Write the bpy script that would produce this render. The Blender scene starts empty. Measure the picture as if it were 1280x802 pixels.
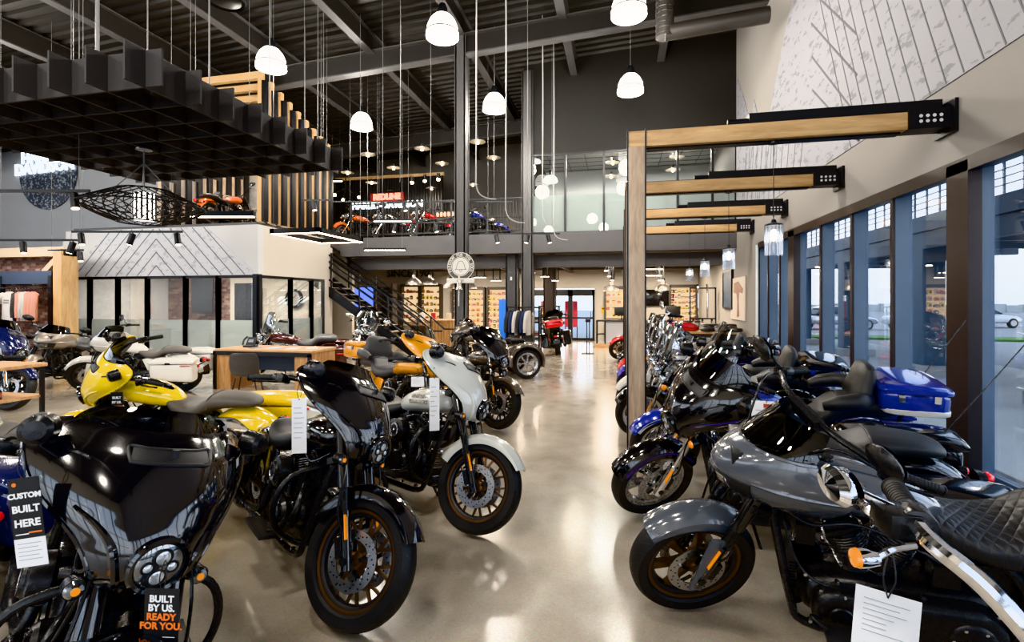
import bpy, math, random
from mathutils import Vector as V, Matrix as M
from math import sin, cos, pi, radians as R, sqrt, atan2

random.seed(7)
SC = bpy.context.scene
COL = SC.collection

# ------------------------------------------------------------------ camera maths (used to plan positions)
PSI = R(12.3); CS, SN = cos(PSI), sin(PSI); FOC = 620.0; HY = 375.0; CAMH = 1.7
def at(px, py, z=0.0):                      # ray through a pixel meets the level z
    D = FOC * (CAMH - z) / (py - HY); t = (px - 640) / FOC
    return V((D * (t * CS - SN), D * (t * SN + CS), z))
def on_y(px, py, Y):                        # ... meets the plane y = Y
    t = (px - 640) / FOC; D = Y / (t * SN + CS)
    return V((D * (t * CS - SN), Y, CAMH + (HY - py) * D / FOC))
def on_x(px, py, X):                        # ... meets the plane x = X
    t = (px - 640) / FOC; D = X / (t * CS - SN)
    return V((X, D * (t * SN + CS), CAMH + (HY - py) * D / FOC))
def on_d(px, py, D):                        # ... at a depth D
    t = (px - 640) / FOC
    return V((D * (t * CS - SN), D * (t * SN + CS), CAMH + (HY - py) * D / FOC))

# ------------------------------------------------------------------ materials
MATS = {}
def mat(name, col=(.5, .5, .5), rough=.5, metal=0., coat=0., var=0., scale=20., bump=0., bscale=60., emit=None, estr=0., spec=.5, rvar=.0, sheen=0., stretch=None):
    if name in MATS: return MATS[name]
    m = bpy.data.materials.new(name); m.use_nodes = True
    nt = m.node_tree; N = nt.nodes; L = nt.links
    b = N['Principled BSDF']
    c = (*col, 1)
    b.inputs['Base Color'].default_value = c
    b.inputs['Roughness'].default_value = rough
    b.inputs['Metallic'].default_value = metal
    b.inputs['Coat Weight'].default_value = coat
    b.inputs['Coat Roughness'].default_value = .02
    b.inputs['Specular IOR Level'].default_value = spec
    if sheen: b.inputs['Sheen Weight'].default_value = sheen
    if emit:
        b.inputs['Emission Color'].default_value = (*emit, 1); b.inputs['Emission Strength'].default_value = estr
    tc = N.new('ShaderNodeTexCoord'); src = tc.outputs['Object']
    if stretch:
        mp = N.new('ShaderNodeMapping'); mp.inputs['Scale'].default_value = stretch
        L.new(src, mp.inputs[0]); src = mp.outputs[0]
    if var or rvar:
        n = N.new('ShaderNodeTexNoise'); n.inputs['Scale'].default_value = scale; n.inputs['Detail'].default_value = 4
        L.new(src, n.inputs['Vector'])
        if var:
            mx = N.new('ShaderNodeMix'); mx.data_type = 'RGBA'
            mx.inputs[6].default_value = tuple(x * (1 - var) for x in col) + (1,)
            mx.inputs[7].default_value = tuple(min(1, x * (1 + var)) for x in col) + (1,)
            L.new(n.outputs['Fac'], mx.inputs[0]); L.new(mx.outputs[2], b.inputs['Base Color'])
        if rvar:
            mr = N.new('ShaderNodeMapRange'); mr.inputs[3].default_value = max(0, rough - rvar); mr.inputs[4].default_value = rough + rvar
            L.new(n.outputs['Fac'], mr.inputs[0]); L.new(mr.outputs[0], b.inputs['Roughness'])
    if bump:
        n2 = N.new('ShaderNodeTexNoise'); n2.inputs['Scale'].default_value = bscale; n2.inputs['Detail'].default_value = 3
        L.new(src, n2.inputs['Vector'])
        bp = N.new('ShaderNodeBump'); bp.inputs['Strength'].default_value = bump; bp.inputs['Distance'].default_value = .01
        L.new(n2.outputs['Fac'], bp.inputs['Height']); L.new(bp.outputs[0], b.inputs['Normal'])
    MATS[name] = m
    return m
def glass(name, tint=(1, 1, 1), refl=.08, rough=.0):
    if name in MATS: return MATS[name]
    m = bpy.data.materials.new(name); m.use_nodes = True; nt = m.node_tree; N = nt.nodes; L = nt.links
    N.remove(N['Principled BSDF']); o = N['Material Output']
    t = N.new('ShaderNodeBsdfTransparent'); t.inputs[0].default_value = (*tint, 1)
    g = N.new('ShaderNodeBsdfGlossy'); g.inputs['Roughness'].default_value = rough
    lw = N.new('ShaderNodeFresnel'); lw.inputs[0].default_value = 1.45
    mp = N.new('ShaderNodeMath'); mp.operation = 'MULTIPLY'; mp.inputs[1].default_value = refl / .04
    cl = N.new('ShaderNodeMath'); cl.operation = 'MINIMUM'; cl.inputs[1].default_value = .85
    mx = N.new('ShaderNodeMixShader')
    L.new(lw.outputs[0], mp.inputs[0]); L.new(mp.outputs[0], cl.inputs[0]); L.new(cl.outputs[0], mx.inputs[0])
    L.new(t.outputs[0], mx.inputs[1]); L.new(g.outputs[0], mx.inputs[2]); L.new(mx.outputs[0], o.inputs[0])
    MATS[name] = m; return m
def wood(name, c1, c2, axis='z', scale=6., rough=.55):
    if name in MATS: return MATS[name]
    m = bpy.data.materials.new(name); m.use_nodes = True; nt = m.node_tree; N = nt.nodes; L = nt.links
    b = N['Principled BSDF']; b.inputs['Roughness'].default_value = rough
    tc = N.new('ShaderNodeTexCoord'); mp = N.new('ShaderNodeMapping')
    s = {'x': (.12, 1, 1), 'y': (1, .12, 1), 'z': (1, 1, .12)}[axis]
    mp.inputs['Scale'].default_value = tuple(k * scale for k in s)
    L.new(tc.outputs['Object'], mp.inputs[0])
    n = N.new('ShaderNodeTexNoise'); n.inputs['Scale'].default_value = 1.6; n.inputs['Detail'].default_value = 6; n.inputs['Distortion'].default_value = 1.2
    L.new(mp.outputs[0], n.inputs['Vector'])
    w = N.new('ShaderNodeTexNoise'); w.inputs['Scale'].default_value = 9; w.inputs['Detail'].default_value = 2
    L.new(mp.outputs[0], w.inputs['Vector'])
    ad = N.new('ShaderNodeMath'); ad.operation = 'MULTIPLY_ADD'; ad.inputs[1].default_value = .45
    L.new(w.outputs['Fac'], ad.inputs[0]); L.new(n.outputs['Fac'], ad.inputs[2])
    cr = N.new('ShaderNodeValToRGB')
    cr.color_ramp.elements[0].position = .5; cr.color_ramp.elements[0].color = (*c1, 1)
    cr.color_ramp.elements[1].position = .95; cr.color_ramp.elements[1].color = (*c2, 1)
    L.new(ad.outputs[0], cr.inputs[0])
    v = N.new('ShaderNodeTexVoronoi'); v.inputs['Scale'].default_value = 1.3        # knots
    L.new(mp.outputs[0], v.inputs['Vector'])
    kr = N.new('ShaderNodeMapRange'); kr.inputs[1].default_value = .03; kr.inputs[2].default_value = .12; kr.inputs[3].default_value = .35; kr.inputs[4].default_value = 1
    L.new(v.outputs['Distance'], kr.inputs[0])
    mu = N.new('ShaderNodeMix'); mu.data_type = 'RGBA'; mu.blend_type = 'MULTIPLY'; mu.inputs[0].default_value = 1
    L.new(cr.outputs[0], mu.inputs[6]); L.new(kr.outputs[0], mu.inputs[7])
    L.new(mu.outputs[2], b.inputs['Base Color'])
    MATS[name] = m; return m

# ------------------------------------------------------------------ mesh builder
def catmull(pts, sub):
    if sub <= 1 or len(pts) < 3: return [V(p) for p in pts]
    P = [V(p) for p in pts]; P = [2 * P[0] - P[1]] + P + [2 * P[-1] - P[-2]]; out = []
    for i in range(1, len(P) - 2):
        a, b, c, d = P[i - 1], P[i], P[i + 1], P[i + 2]
        for k in range(sub):
            t = k / sub
            out.append(.5 * ((2 * b) + (c - a) * t + (2 * a - 5 * b + 4 * c - d) * t * t + (3 * b - a - 3 * c + d) * t ** 3))
    out.append(P[-2]); return out
def frame_of(d):
    d = V(d).normalized(); u = V((0, 0, 1)) if abs(d.z) < .9 else V((1, 0, 0))
    a = d.cross(u).normalized(); b = d.cross(a).normalized(); return a, b
class MB:
    def __init__(s, mt=None): s.v = []; s.f = []; s.mi = []; s.mats = []; s.cur = 0; s.t = None; mt and s.use(mt)
    def use(s, mt):
        if mt not in s.mats: s.mats.append(mt)
        s.cur = s.mats.index(mt); return s
    def _add(s, vs, fs):
        o = len(s.v); s.v += [V(q) for q in vs] if s.t is None else [s.t @ V(q) for q in vs]
        for f in fs: s.f.append([o + i for i in f]); s.mi.append(s.cur)
    def box(s, c, d, rot=None):
        c = V(c); x, y, z = d[0] / 2, d[1] / 2, d[2] / 2
        vs = [V((i, j, k)) for i in (-x, x) for j in (-y, y) for k in (-z, z)]
        if rot is not None: vs = [rot @ q for q in vs]
        s._add([q + c for q in vs], [(0, 1, 3, 2), (4, 6, 7, 5), (0, 4, 5, 1), (2, 3, 7, 6), (0, 2, 6, 4), (1, 5, 7, 3)]); return s
    def bb(s, a, b): a, b = V(a), V(b); return s.box((a + b) / 2, [abs(q) for q in (b - a)])
    def cyl(s, p0, p1, r0, r1=None, seg=14, cap=True):
        p0, p1 = V(p0), V(p1); r1 = r0 if r1 is None else r1; a, b = frame_of(p1 - p0); vs = []
        for p, r in ((p0, r0), (p1, r1)):
            vs += [p + r * (cos(2 * pi * i / seg) * a + sin(2 * pi * i / seg) * b) for i in range(seg)]
        fs = [(i, (i + 1) % seg, seg + (i + 1) % seg, seg + i) for i in range(seg)]
        if cap: fs += [tuple(range(seg))[::-1], tuple(range(seg, 2 * seg))]
        s._add(vs, fs); return s
    def bar(s, p0, p1, w, h, up=(0, 0, 1)):
        p0, p1 = V(p0), V(p1); d = (p1 - p0).normalized(); u = V(up)
        a = d.cross(u); a = frame_of(d)[0] if a.length < 1e-4 else a.normalized(); b = a.cross(d).normalized()
        vs = [p + x * a * w / 2 + y * b * h / 2 for p in (p0, p1) for x, y in ((-1, -1), (1, -1), (1, 1), (-1, 1))]
        s._add(vs, [(3, 2, 1, 0), (4, 5, 6, 7), (0, 1, 5, 4), (1, 2, 6, 5), (2, 3, 7, 6), (3, 0, 4, 7)]); return s
    def tube(s, pts, r, seg=8, sub=5, closed=False):
        n0 = len(pts)
        if closed: pts = list(pts) + list(pts[:1])
        P = catmull(pts, sub); n = len(P)
        if closed: P = P[:-1]; n -= 1
        rr = r if isinstance(r, (list, tuple)) else [r] * n0
        def rad(i):
            q = i / (n - 1) * (len(rr) - 1); k = min(int(q), len(rr) - 2); return rr[k] + (rr[k + 1] - rr[k]) * (q - k)
        d = (P[1] - P[0]).normalized(); a, _ = frame_of(d); vs = []
        for i in range(n):
            j0, j1 = (i - 1) % n if closed else max(i - 1, 0), (i + 1) % n if closed else min(i + 1, n - 1)
            d = (P[j1] - P[j0]).normalized(); a = (a - d * a.dot(d)).normalized(); b = d.cross(a)
            vs += [P[i] + rad(i) * (cos(2 * pi * k / seg) * a + sin(2 * pi * k / seg) * b) for k in range(seg)]
        fs = []
        for i in range(n if closed else n - 1):
            j = (i + 1) % n
            fs += [(i * seg + k, i * seg + (k + 1) % seg, j * seg + (k + 1) % seg, j * seg + k) for k in range(seg)]
        if not closed: fs += [tuple(range(seg))[::-1], tuple(range((n - 1) * seg, n * seg))]
        s._add(vs, fs); return s
    def lathe(s, prof, o=(0, 0, 0), axis=(0, 0, 1), seg=32, closed=False, arc=1.0):
        o = V(o); d = V(axis).normalized(); a, b = frame_of(d); n = len(prof); vs = []
        for i in range(seg):
            t = 2 * pi * i / seg; e = cos(t) * a + sin(t) * b
            vs += [o + r * e + h * d for r, h in prof]
        fs = []
        for i in range(seg):
            j = (i + 1) % seg
            fs += [(i * n + k, j * n + k, j * n + (k + 1) % n, i * n + (k + 1) % n) for k in range(n if closed else n - 1)]
        s._add(vs, fs); return s
    def loft(s, secs, cap=True):
        n = len(secs[0]); vs = [q for sec in secs for q in sec]; fs = []
        for i in range(len(secs) - 1):
            fs += [(i * n + k, i * n + (k + 1) % n, (i + 1) * n + (k + 1) % n, (i + 1) * n + k) for k in range(n)]
        if cap: fs += [tuple(range(n))[::-1], tuple(range((len(secs) - 1) * n, len(secs) * n))]
        s._add(vs, fs); return s
    def sx(s, secs, n=24, sub=4, skew=0.):          # superellipse sections along x: (x, y, z, half width, half height, exponent)
        S = secs
        if sub > 1:
            C = [catmull([(q[0], q[1], q[2]) for q in S], sub), catmull([(q[3], q[4], q[5]) for q in S], sub)]
            S = [(*a, max(.004, b[0]), max(.004, b[1]), max(1.6, b[2])) for a, b in zip(*C)]
        L = []
        for x, y, z, w, h, e in S:
            L.append([V((x, y + w * math.copysign(abs(cos(t)) ** (2 / e), cos(t)), z + h * math.copysign(abs(sin(t)) ** (2 / e), sin(t)))) for t in [2 * pi * k / n for k in range(n)]])
        return s.loft(L)
    def grid(s, rows, wrap=False):
        n = len(rows[0]); vs = [q for r in rows for q in r]
        fs = [(i * n + k, i * n + (k + 1) % n, (i + 1) * n + (k + 1) % n, (i + 1) * n + k) for i in range(len(rows) - 1) for k in range(n if wrap else n - 1)]
        s._add(vs, fs); return s
    def prism(s, poly, fn, d):                      # polygon points (u, v) placed by fn(u, v, w), extruded over w = 0..d
        n = len(poly); vs = [fn(u, v, 0) for u, v in poly] + [fn(u, v, d) for u, v in poly]
        s._add(vs, [tuple(range(n))[::-1], tuple(range(n, 2 * n))] + [(i, (i + 1) % n, n + (i + 1) % n, n + i) for i in range(n)]); return s
    def ball(s, c, r, seg=16, rings=10):
        c = V(c); r = V(r) if not isinstance(r, (int, float)) else V((r, r, r)); rows = []
        for i in range(rings + 1):
            p = -pi / 2 + pi * i / rings; q = max(cos(p), .002)
            rows.append([c + V((r.x * q * cos(2 * pi * k / seg), r.y * q * sin(2 * pi * k / seg), r.z * sin(p))) for k in range(seg)])
        s.grid(rows, wrap=True); return s
    def torus(s, c, Rr, r, axis=(0, 0, 1), seg=32, s2=10):
        return s.lathe([(Rr + r * cos(2 * pi * k / s2), r * sin(2 * pi * k / s2)) for k in range(s2)], c, axis, seg, closed=True)
    def mesh(s, name='mesh', solid=0., sub=0, bevel=0., flat=False, ang=35):
        me = bpy.data.meshes.new(name); me.from_pydata([tuple(q) for q in s.v], [], s.f)
        for m in s.mats: me.materials.append(m)
        if s.mi: me.polygons.foreach_set('material_index', s.mi)
        me.validate(); 
        if solid or sub or bevel:
            o = bpy.data.objects.new('tmp', me); COL.objects.link(o)
            if solid: q = o.modifiers.new('s', 'SOLIDIFY'); q.thickness = solid; q.offset = 0
            if bevel: q = o.modifiers.new('b', 'BEVEL'); q.width = bevel; q.segments = 2; q.limit_method = 'ANGLE'; q.angle_limit = R(40)
            if sub: q = o.modifiers.new('u', 'SUBSURF'); q.levels = sub; q.render_levels = sub
            dg = bpy.context.evaluated_depsgraph_get(); m2 = bpy.data.meshes.new_from_object(o.evaluated_get(dg)); m2.name = name
            bpy.data.objects.remove(o); bpy.data.meshes.remove(me); me = m2
        bm_fix(me)
        if not flat:
            me.polygons.foreach_set('use_smooth', [True] * len(me.polygons)); me.set_sharp_from_angle(angle=R(ang))
        return me
import bmesh
def bm_fix(me):
    b = bmesh.new(); b.from_mesh(me); bmesh.ops.recalc_face_normals(b, faces=b.faces); b.to_mesh(me); b.free()

# ------------------------------------------------------------------ objects
def link(name, data, parent=None, mtx=None):
    o = bpy.data.objects.new(name, data); COL.objects.link(o)
    if parent is not None: o.parent = parent
    if mtx is not None: o.matrix_local = mtx
    return o
def tag(o, label=None, cat=None, group=None, kind=None):
    if label: o['label'] = label
    if cat: o['category'] = cat
    if group: o['group'] = group
    if kind: o['kind'] = kind
    return o
def thing(name, label, cat, loc=(0, 0, 0), rotz=0., group=None, lean=0.):
    o = bpy.data.objects.new(name, None); COL.objects.link(o); o.empty_display_size = .1
    o.location = loc; o.rotation_euler = (lean, 0, rotz); return tag(o, label, cat, group)
def part(name, mb, parent, label=None, mtx=None, **k):
    me = mb.mesh(name, **k) if isinstance(mb, MB) else mb
    o = link(name, me, parent, mtx)
    if label: o['label'] = label
    return o
def solo(name, mb, label, cat, group=None, mtx=None, **k):
    return tag(part(name, mb, None, None, mtx, **k), label, cat, group)
def struct(name, mb, parent=None, **k):
    o = part(name, mb, parent, **k)
    if parent is None: o['kind'] = 'structure'
    return o
def dup(root, loc=None, rotz=None, label=None, group=None, name=None):
    r = root.copy(); COL.objects.link(r)
    if name: r.name = name
    if loc is not None: r.location = loc
    if rotz is not None: r.rotation_euler = (root.rotation_euler.x, 0, rotz)
    if label: r['label'] = label
    if group: r['group'] = group
    for ch in list(root.children):
        c = ch.copy(); COL.objects.link(c); c.parent = r
        for g in list(ch.children):
            d = g.copy(); COL.objects.link(d); d.parent = c
    return r
TXT = {}
def text_mesh(s, size, mt, ext=.004, bold=0.):
    key = (s, size, mt.name, ext, bold)
    if key in TXT: return TXT[key]
    cu = bpy.data.curves.new('t', 'FONT'); cu.body = s; cu.size = size; cu.extrude = ext; cu.align_x = 'CENTER'; cu.align_y = 'CENTER'; cu.offset = bold; cu.resolution_u = 3
    o = bpy.data.objects.new('t', cu); COL.objects.link(o)
    dg = bpy.context.evaluated_depsgraph_get(); me = bpy.data.meshes.new_from_object(o.evaluated_get(dg))
    bpy.data.objects.remove(o); bpy.data.curves.remove(cu); me.materials.clear(); me.materials.append(mt); me.name = 'lettering'
    TXT[key] = me; return me
def plane_mtx(o, xdir, ydir):                # local x, y axes given in parent space
    x = V(xdir).normalized(); z = x.cross(V(ydir)).normalized(); y = z.cross(x)
    m = M((x, y, z)).transposed().to_4x4(); m.translation = V(o); return m
# ------------------------------------------------------------------ bike materials
def quilt(name):
    m = bpy.data.materials.new(name); m.use_nodes = True; nt = m.node_tree; N = nt.nodes; L = nt.links; b = N['Principled BSDF']
    b.inputs['Base Color'].default_value = (.022, .022, .023, 1); b.inputs['Roughness'].default_value = .45
    tc = N.new('ShaderNodeTexCoord'); last = None
    for r in (R(38), R(-38)):
        mp = N.new('ShaderNodeMapping'); mp.inputs['Rotation'].default_value = (0, 0, r); L.new(tc.outputs['Object'], mp.inputs[0])
        w = N.new('ShaderNodeTexWave'); w.inputs['Scale'].default_value = 8.5; w.inputs['Distortion'].default_value = 0; L.new(mp.outputs[0], w.inputs['Vector'])
        p = N.new('ShaderNodeMath'); p.operation = 'POWER'; p.inputs[1].default_value = .35; L.new(w.outputs['Fac'], p.inputs[0])
        if last is None: last = p
        else: q = N.new('ShaderNodeMath'); q.operation = 'MINIMUM'; L.new(last.outputs[0], q.inputs[0]); L.new(p.outputs[0], q.inputs[1]); last = q
    bp = N.new('ShaderNodeBump'); bp.inputs['Strength'].default_value = .6; bp.inputs['Distance'].default_value = .006; L.new(last.outputs[0], bp.inputs['Height']); L.new(bp.outputs[0], b.inputs['Normal'])
    return m
def paint(name, c, metal=0., rough=.18): return mat('paint_' + name, c, rough, metal, coat=1., rvar=.03, scale=9)
BLK = paint('gloss_black', (.006, .006, .007), rough=.12)
WHT = paint('white_sand', (.50, .51, .48))
GLD = paint('gold_orange', (.72, .30, .012), .25, .25)
YEL = paint('yellow', (.86, .60, .008))
NVY = paint('navy', (.008, .014, .075), .2)
BLU = paint('blue', (.008, .024, .27), .15)
VIO = paint('violet', (.035, .016, .25), .2)
GRY = paint('gunship_grey', (.085, .095, .112), .1)
BRN = paint('bronze_brown', (.105, .085, .068), .35, .25)
TAN = paint('mineral_tan', (.30, .26, .22), .4, .3)
MAR = paint('maroon', (.05, .006, .008), .2)
RED = paint('red', (.5, .008, .012), .2)
ORG = paint('orange', (.8, .16, .01), .2)
SIL = paint('silver', (.42, .44, .46), .7, .25)
CRM = paint('cream_white', (.62, .60, .56))
BKM = mat('black_metal', (.022, .022, .023), .27, .35, rvar=.08, scale=30)
BKS = mat('satin_black', (.02, .02, .021), .45, 0, rvar=.06, scale=30)
CHR = mat('chrome', (.82, .83, .85), .06, 1., rvar=.02, scale=8)
ALU = mat('brushed_aluminium', (.55, .55, .56), .28, 1., rvar=.1, scale=40)
STL = mat('rotor_steel', (.52, .52, .53), .3, 1., rvar=.08, scale=60)
BRZ = mat('bronze_wheel', (.105, .058, .032), .35, .75, rvar=.06, scale=20)
GUN = mat('dark_fin', (.05, .05, .052), .4, .5, rvar=.1, scale=40)
RUB = mat('tyre_rubber', (.013, .013, .014), .55, 0, var=.3, scale=40, bump=.25, bscale=90)
LEA = mat('seat_leather', (.018, .018, .019), .42, 0, bump=.25, bscale=220, rvar=.08, scale=14)
LEG = mat('seat_leather_grey', (.05, .05, .053), .45, 0, bump=.25, bscale=220, rvar=.08, scale=14)
LET = mat('seat_leather_taupe', (.085, .075, .066), .5, 0, bump=.25, bscale=220, rvar=.08, scale=14)
AMB = mat('amber_lens', (.9, .28, .01), .12, coat=1., emit=(1, .3, .01), estr=.15, var=.2, scale=60)
REDL = mat('red_lens', (.6, .01, .01), .1, coat=1., emit=(1, .02, .01), estr=.12, var=.2, scale=60)
LENS = mat('headlight_lens', (.20, .21, .22), .06, .85, coat=1., var=.6, scale=45)
QUI = quilt('quilted_leather')
LED = mat('headlight_led', (.5, .53, .56), .08, .6, coat=1., emit=(.8, .9, 1), estr=.05)
SMK = glass('smoked_screen', (.13, .14, .16), .09)
CLR = glass('clear_screen', (.86, .9, .93), .12)
PAP = mat('tag_paper', (.75, .75, .76), .6, var=.03, scale=10)
INK = mat('tag_ink', (.03, .03, .035), .6)
INKL = mat('tag_ink_light', (.35, .36, .38), .6)
TBK = mat('tag_black', (.012, .012, .013), .4)
TWH = mat('tag_white', (.8, .8, .8), .5)
TOR = mat('tag_orange', (.85, .2, .03), .5)
# ------------------------------------------------------------------ motorcycles (local +x forward, +y left)
CACHE = {}
def cached(key, fn):
    if key not in CACHE: CACHE[key] = fn()
    return CACHE[key]
RK = R(27); FA = V((.81, 0, .33)); RA = V((-.81, 0, .325)); UPF = V((-sin(RK), 0, cos(RK)))
def steer_mtx(a):
    p = FA + V((-.03, 0, 0)); return M.Translation(p) @ M.Rotation(a, 4, UPF) @ M.Translation(-p)
def K(*a): return '|'.join(x.name if hasattr(x, 'name') else str(x) for x in a)

def tyre(Rr, ri, w):
    def f():
        b = MB(RUB); pr = []
        for k in range(15):
            t = -1 + 2 * k / 14; pr.append((Rr - (Rr - ri) * .32 * abs(t) ** 2.6, t * w / 2))
        pr += [(ri + .012, w * .46), (ri, w * .36), (ri, -w * .36), (ri + .012, -w * .46)]
        b.lathe(pr, axis=(0, 1, 0), seg=56, closed=True)
        b.use(GUN)
        for i in range(28):                                   # tread grooves
            a0 = 2 * pi * i / 28
            for sg in (-1, 1):
                q = []
                for k in range(5):
                    t = sg * (.12 + .7 * k / 4); a = a0 + sg * .0 + .17 * k / 4 + (.1 if sg > 0 else 0)
                    r = Rr - (Rr - ri) * .32 * abs(t) ** 2.6 + .0006; q.append((a, r, t * w / 2))
                rows = [[V((r * cos(a + e), y, r * sin(a + e))) for a, r, y in q] for e in (-.008, .008)]
                b.grid(rows)
        return b.mesh('tyre')
    return cached(K('tyre', Rr, ri, w), f)
def rim(style, ri, w, m1, m2):
    def f():
        b = MB(m1); y = w * .34
        b.use(GUN if m1 in (BRZ, BKM) else m1).lathe([(ri + .004, -y * .8), (ri - .018, -y * .6), (ri - .03, 0), (ri - .018, y * .6), (ri + .004, y * .8), (ri - .012, y * .8), (ri - .034, y * .55), (ri - .042, 0), (ri - .034, -y * .55), (ri - .012, -y * .8)], axis=(0, 1, 0), seg=56, closed=True); b.use(m1)  # shade inside bronze rims is put into a dark barrel colour
        for q in (-1, 1): b.lathe([(ri + .007, q * y * .8), (ri + .008, q * y), (ri - .006, q * y * 1.02), (ri - .016, q * y * .92), (ri - .018, q * y * .74)], axis=(0, 1, 0), seg=56, closed=True)
        b.use(m2 if style in ('y', 'cast') else m1)
        e = ri - .036
        def P(r, a, yy=0): return V((r * cos(a), yy, r * sin(a)))
        if style == 'y':
            for i in range(9):
                a = 2 * pi * i / 9; sg = 1 if i % 2 else -1
                b.bar(P(.04, a, sg * .015), P(e * .56, a, sg * .012), .02, .016, (0, 1, 0))
                for d in (-.16, .16): b.bar(P(e * .54, a, sg * .012), P(e + .004, a + d, 0), .015, .013, (0, 1, 0))
        elif style == 'cast':
            for i in range(5):
                a = 2 * pi * i / 5
                for d in (-.12, .12):
                    b.loft([[P(r, a + d * k, -t), P(r, a + d * k + wd / r, -t), P(r, a + d * k + wd / r, t), P(r, a + d * k, t)] for r, wd, t, k in ((.04, .02, .03, 1), (e * .6, .022, .018, 1), (e + .004, .03, .014, 1.3))])
        elif style == 'wide':
            for i in range(7):
                a = 2 * pi * i / 7
                b.loft([[P(r, a - wd / r / 2, -t), P(r, a + wd / r / 2, -t), P(r, a + wd / r / 2, t), P(r, a - wd / r / 2, t)] for r, wd, t in ((.04, .03, .03), (e * .55, .026, .02), (e + .004, .055, .012))])
        elif style == 'wire':
            for i in range(36):
                a = 2 * pi * i / 36; sg = 1 if i % 2 else -1; d = .35 if (i // 2) % 2 else -.35
                b.cyl(P(.035, a, sg * .03), P(e + .004, a + d, 0), .0028, seg=5, cap=False)
        b.use(m1 if style != 'wire' else CHR)
        b.lathe([(0, -.055), (.022, -.055), (.028, -.045), (.045, -.04), (.05, -.02), (.05, .02), (.045, .04), (.028, .045), (.022, .055), (0, .055)], axis=(0, 1, 0), seg=24)
        return b.mesh('rim')
    return cached(K('rim', style, ri, w, m1, m2), f)
def disc(r=.15):
    def f():
        b = MB(STL); b.lathe([(r, -.003), (r, .003), (r * .66, .003), (r * .66, -.003)], axis=(0, 1, 0), seg=40, closed=True)
        b.use(BKM)
        for i in range(36):
            a = 2 * pi * i / 36; q = r * (.74 + .17 * ((i * 2) % 3) / 2)
            b.cyl((q * cos(a), -.0036, q * sin(a)), (q * cos(a), .0036, q * sin(a)), .0048, seg=7)
        for i in range(5):
            a = 2 * pi * i / 5 + .3
            b.bar((.045 * cos(a), 0, .045 * sin(a)), (r * .7 * cos(a + .25), 0, r * .7 * sin(a + .25)), .02, .007, (0, 1, 0))
            b.use(ALU).cyl((r * .68 * cos(a + .25), -.007, r * .68 * sin(a + .25)), (r * .68 * cos(a + .25), .007, r * .68 * sin(a + .25)), .009, seg=8); b.use(BKM)
        return b.mesh('brake_disc')
    return cached(K('disc', r), f)
def arcshell(c, r, a0, a1, hw, skirt, na=26, taper=.0, flare=0.):
    rows = []
    for i in range(na + 1):
        t = i / na; a = R(a0 + (a1 - a0) * t); q = 1 - taper * (2 * t - 1) ** 4; row = []
        prof = [(-hw, -skirt), (-hw * 1.0, -skirt * .6), (-hw * .98, -skirt * .25), (-hw * .86, -.006), (-hw * .6, .012), (-hw * .3, .02), (0, .023), (hw * .3, .02), (hw * .6, .012), (hw * .86, -.006), (hw * .98, -skirt * .25), (hw, -skirt * .6), (hw, -skirt)]
        sk = (1 + flare * (t - .3)) * (1 - .65 * (1 - t) ** 5)
        for y, h in prof:
            hh = h * (sk if h < -.01 else 1); rr = r + hh
            row.append(V((c.x + rr * cos(a), y * q, c.z + rr * sin(a))))
        rows.append(row)
    return rows

BAT = [(.775, .105, .63, .045, 2), (.80, .132, .675, .06, 2), (.84, .155, .70, .08, 2), (.885, .178, .712, .105, 2), (.925, .205, .708, .135, 2), (.96, .238, .697, .165, 2), (.995, .275, .68, .20, 2), (1.035, .312, .658, .24, 2.1), (1.08, .34, .628, .27, 2.1), (1.125, .355, .592, .285, 2.1), (1.165, .357, .555, .285, 2.1), (1.20, .335, .517, .26, 2), (1.225, .295, .486, .21, 2), (1.238, .262, .466, .17, 2)]
def fair_pt(tab, u, s):
    n = len(tab) - 1; q = u * n; k = min(int(q), n - 1); t = q - k
    g = [tab[max(k - 1, 0)], tab[k], tab[k + 1], tab[min(k + 2, n)]]
    z, w, xn, d, p = [.5 * ((2 * b) + (c - a) * t + (2 * a - 5 * b + 4 * c - e) * t * t + (3 * b - a - 3 * c + e) * t ** 3) for a, b, c, e in zip(*g)]
    return V((xn - d * abs(s) ** p, w * s * (1.15 - .15 * abs(s)), z - .0 * abs(s)))
def batwing(m1, stripe=None):
    def f():
        b = MB(m1); nu, ns = 42, 48
        for sl in ((0, nu),):
            rows = [[fair_pt(BAT, i / nu, -1 + 2 * k / ns) for k in range(ns + 1)] for i in range(nu + 1)]
            b.grid(rows)
            # brow running from beside the headlight up and out to the wing tips
            for sg in (-1, 1):
                P = [fair_pt(BAT, u, sg * sv) + V((.004, 0, 0)) for u, sv in ((.02, .55), (.12, .62), (.24, .62), (.33, .62), (.42, .66), (.5, .75))]
                b.tube(P, [.012, .012, .011, .009, .006, .003], 8, 5)
            # rolled rim around the outer edge
            E = [rows[i][0] for i in range(0, nu + 1, 2)]; b.tube(E, .006, 6, 1); E = [rows[i][-1] for i in range(0, nu + 1, 2)]; b.tube(E, .006, 6, 1)
        if stripe:
            b.use(stripe)
            for sg in (-1, 1):
                q = [[fair_pt(BAT, u0 + du, sg * s0) + V((.0025, sg * .001, .001)) for u0, s0 in ((.2, .62), (.3, .66), (.38, .7), (.46, .8), (.53, .9), (.58, .97))] for du in (-.015, .0, .02)]
                b.grid(q)
        return b.mesh('fairing', solid=.007)
    return cached(K('bat', m1, stripe), f)
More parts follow.
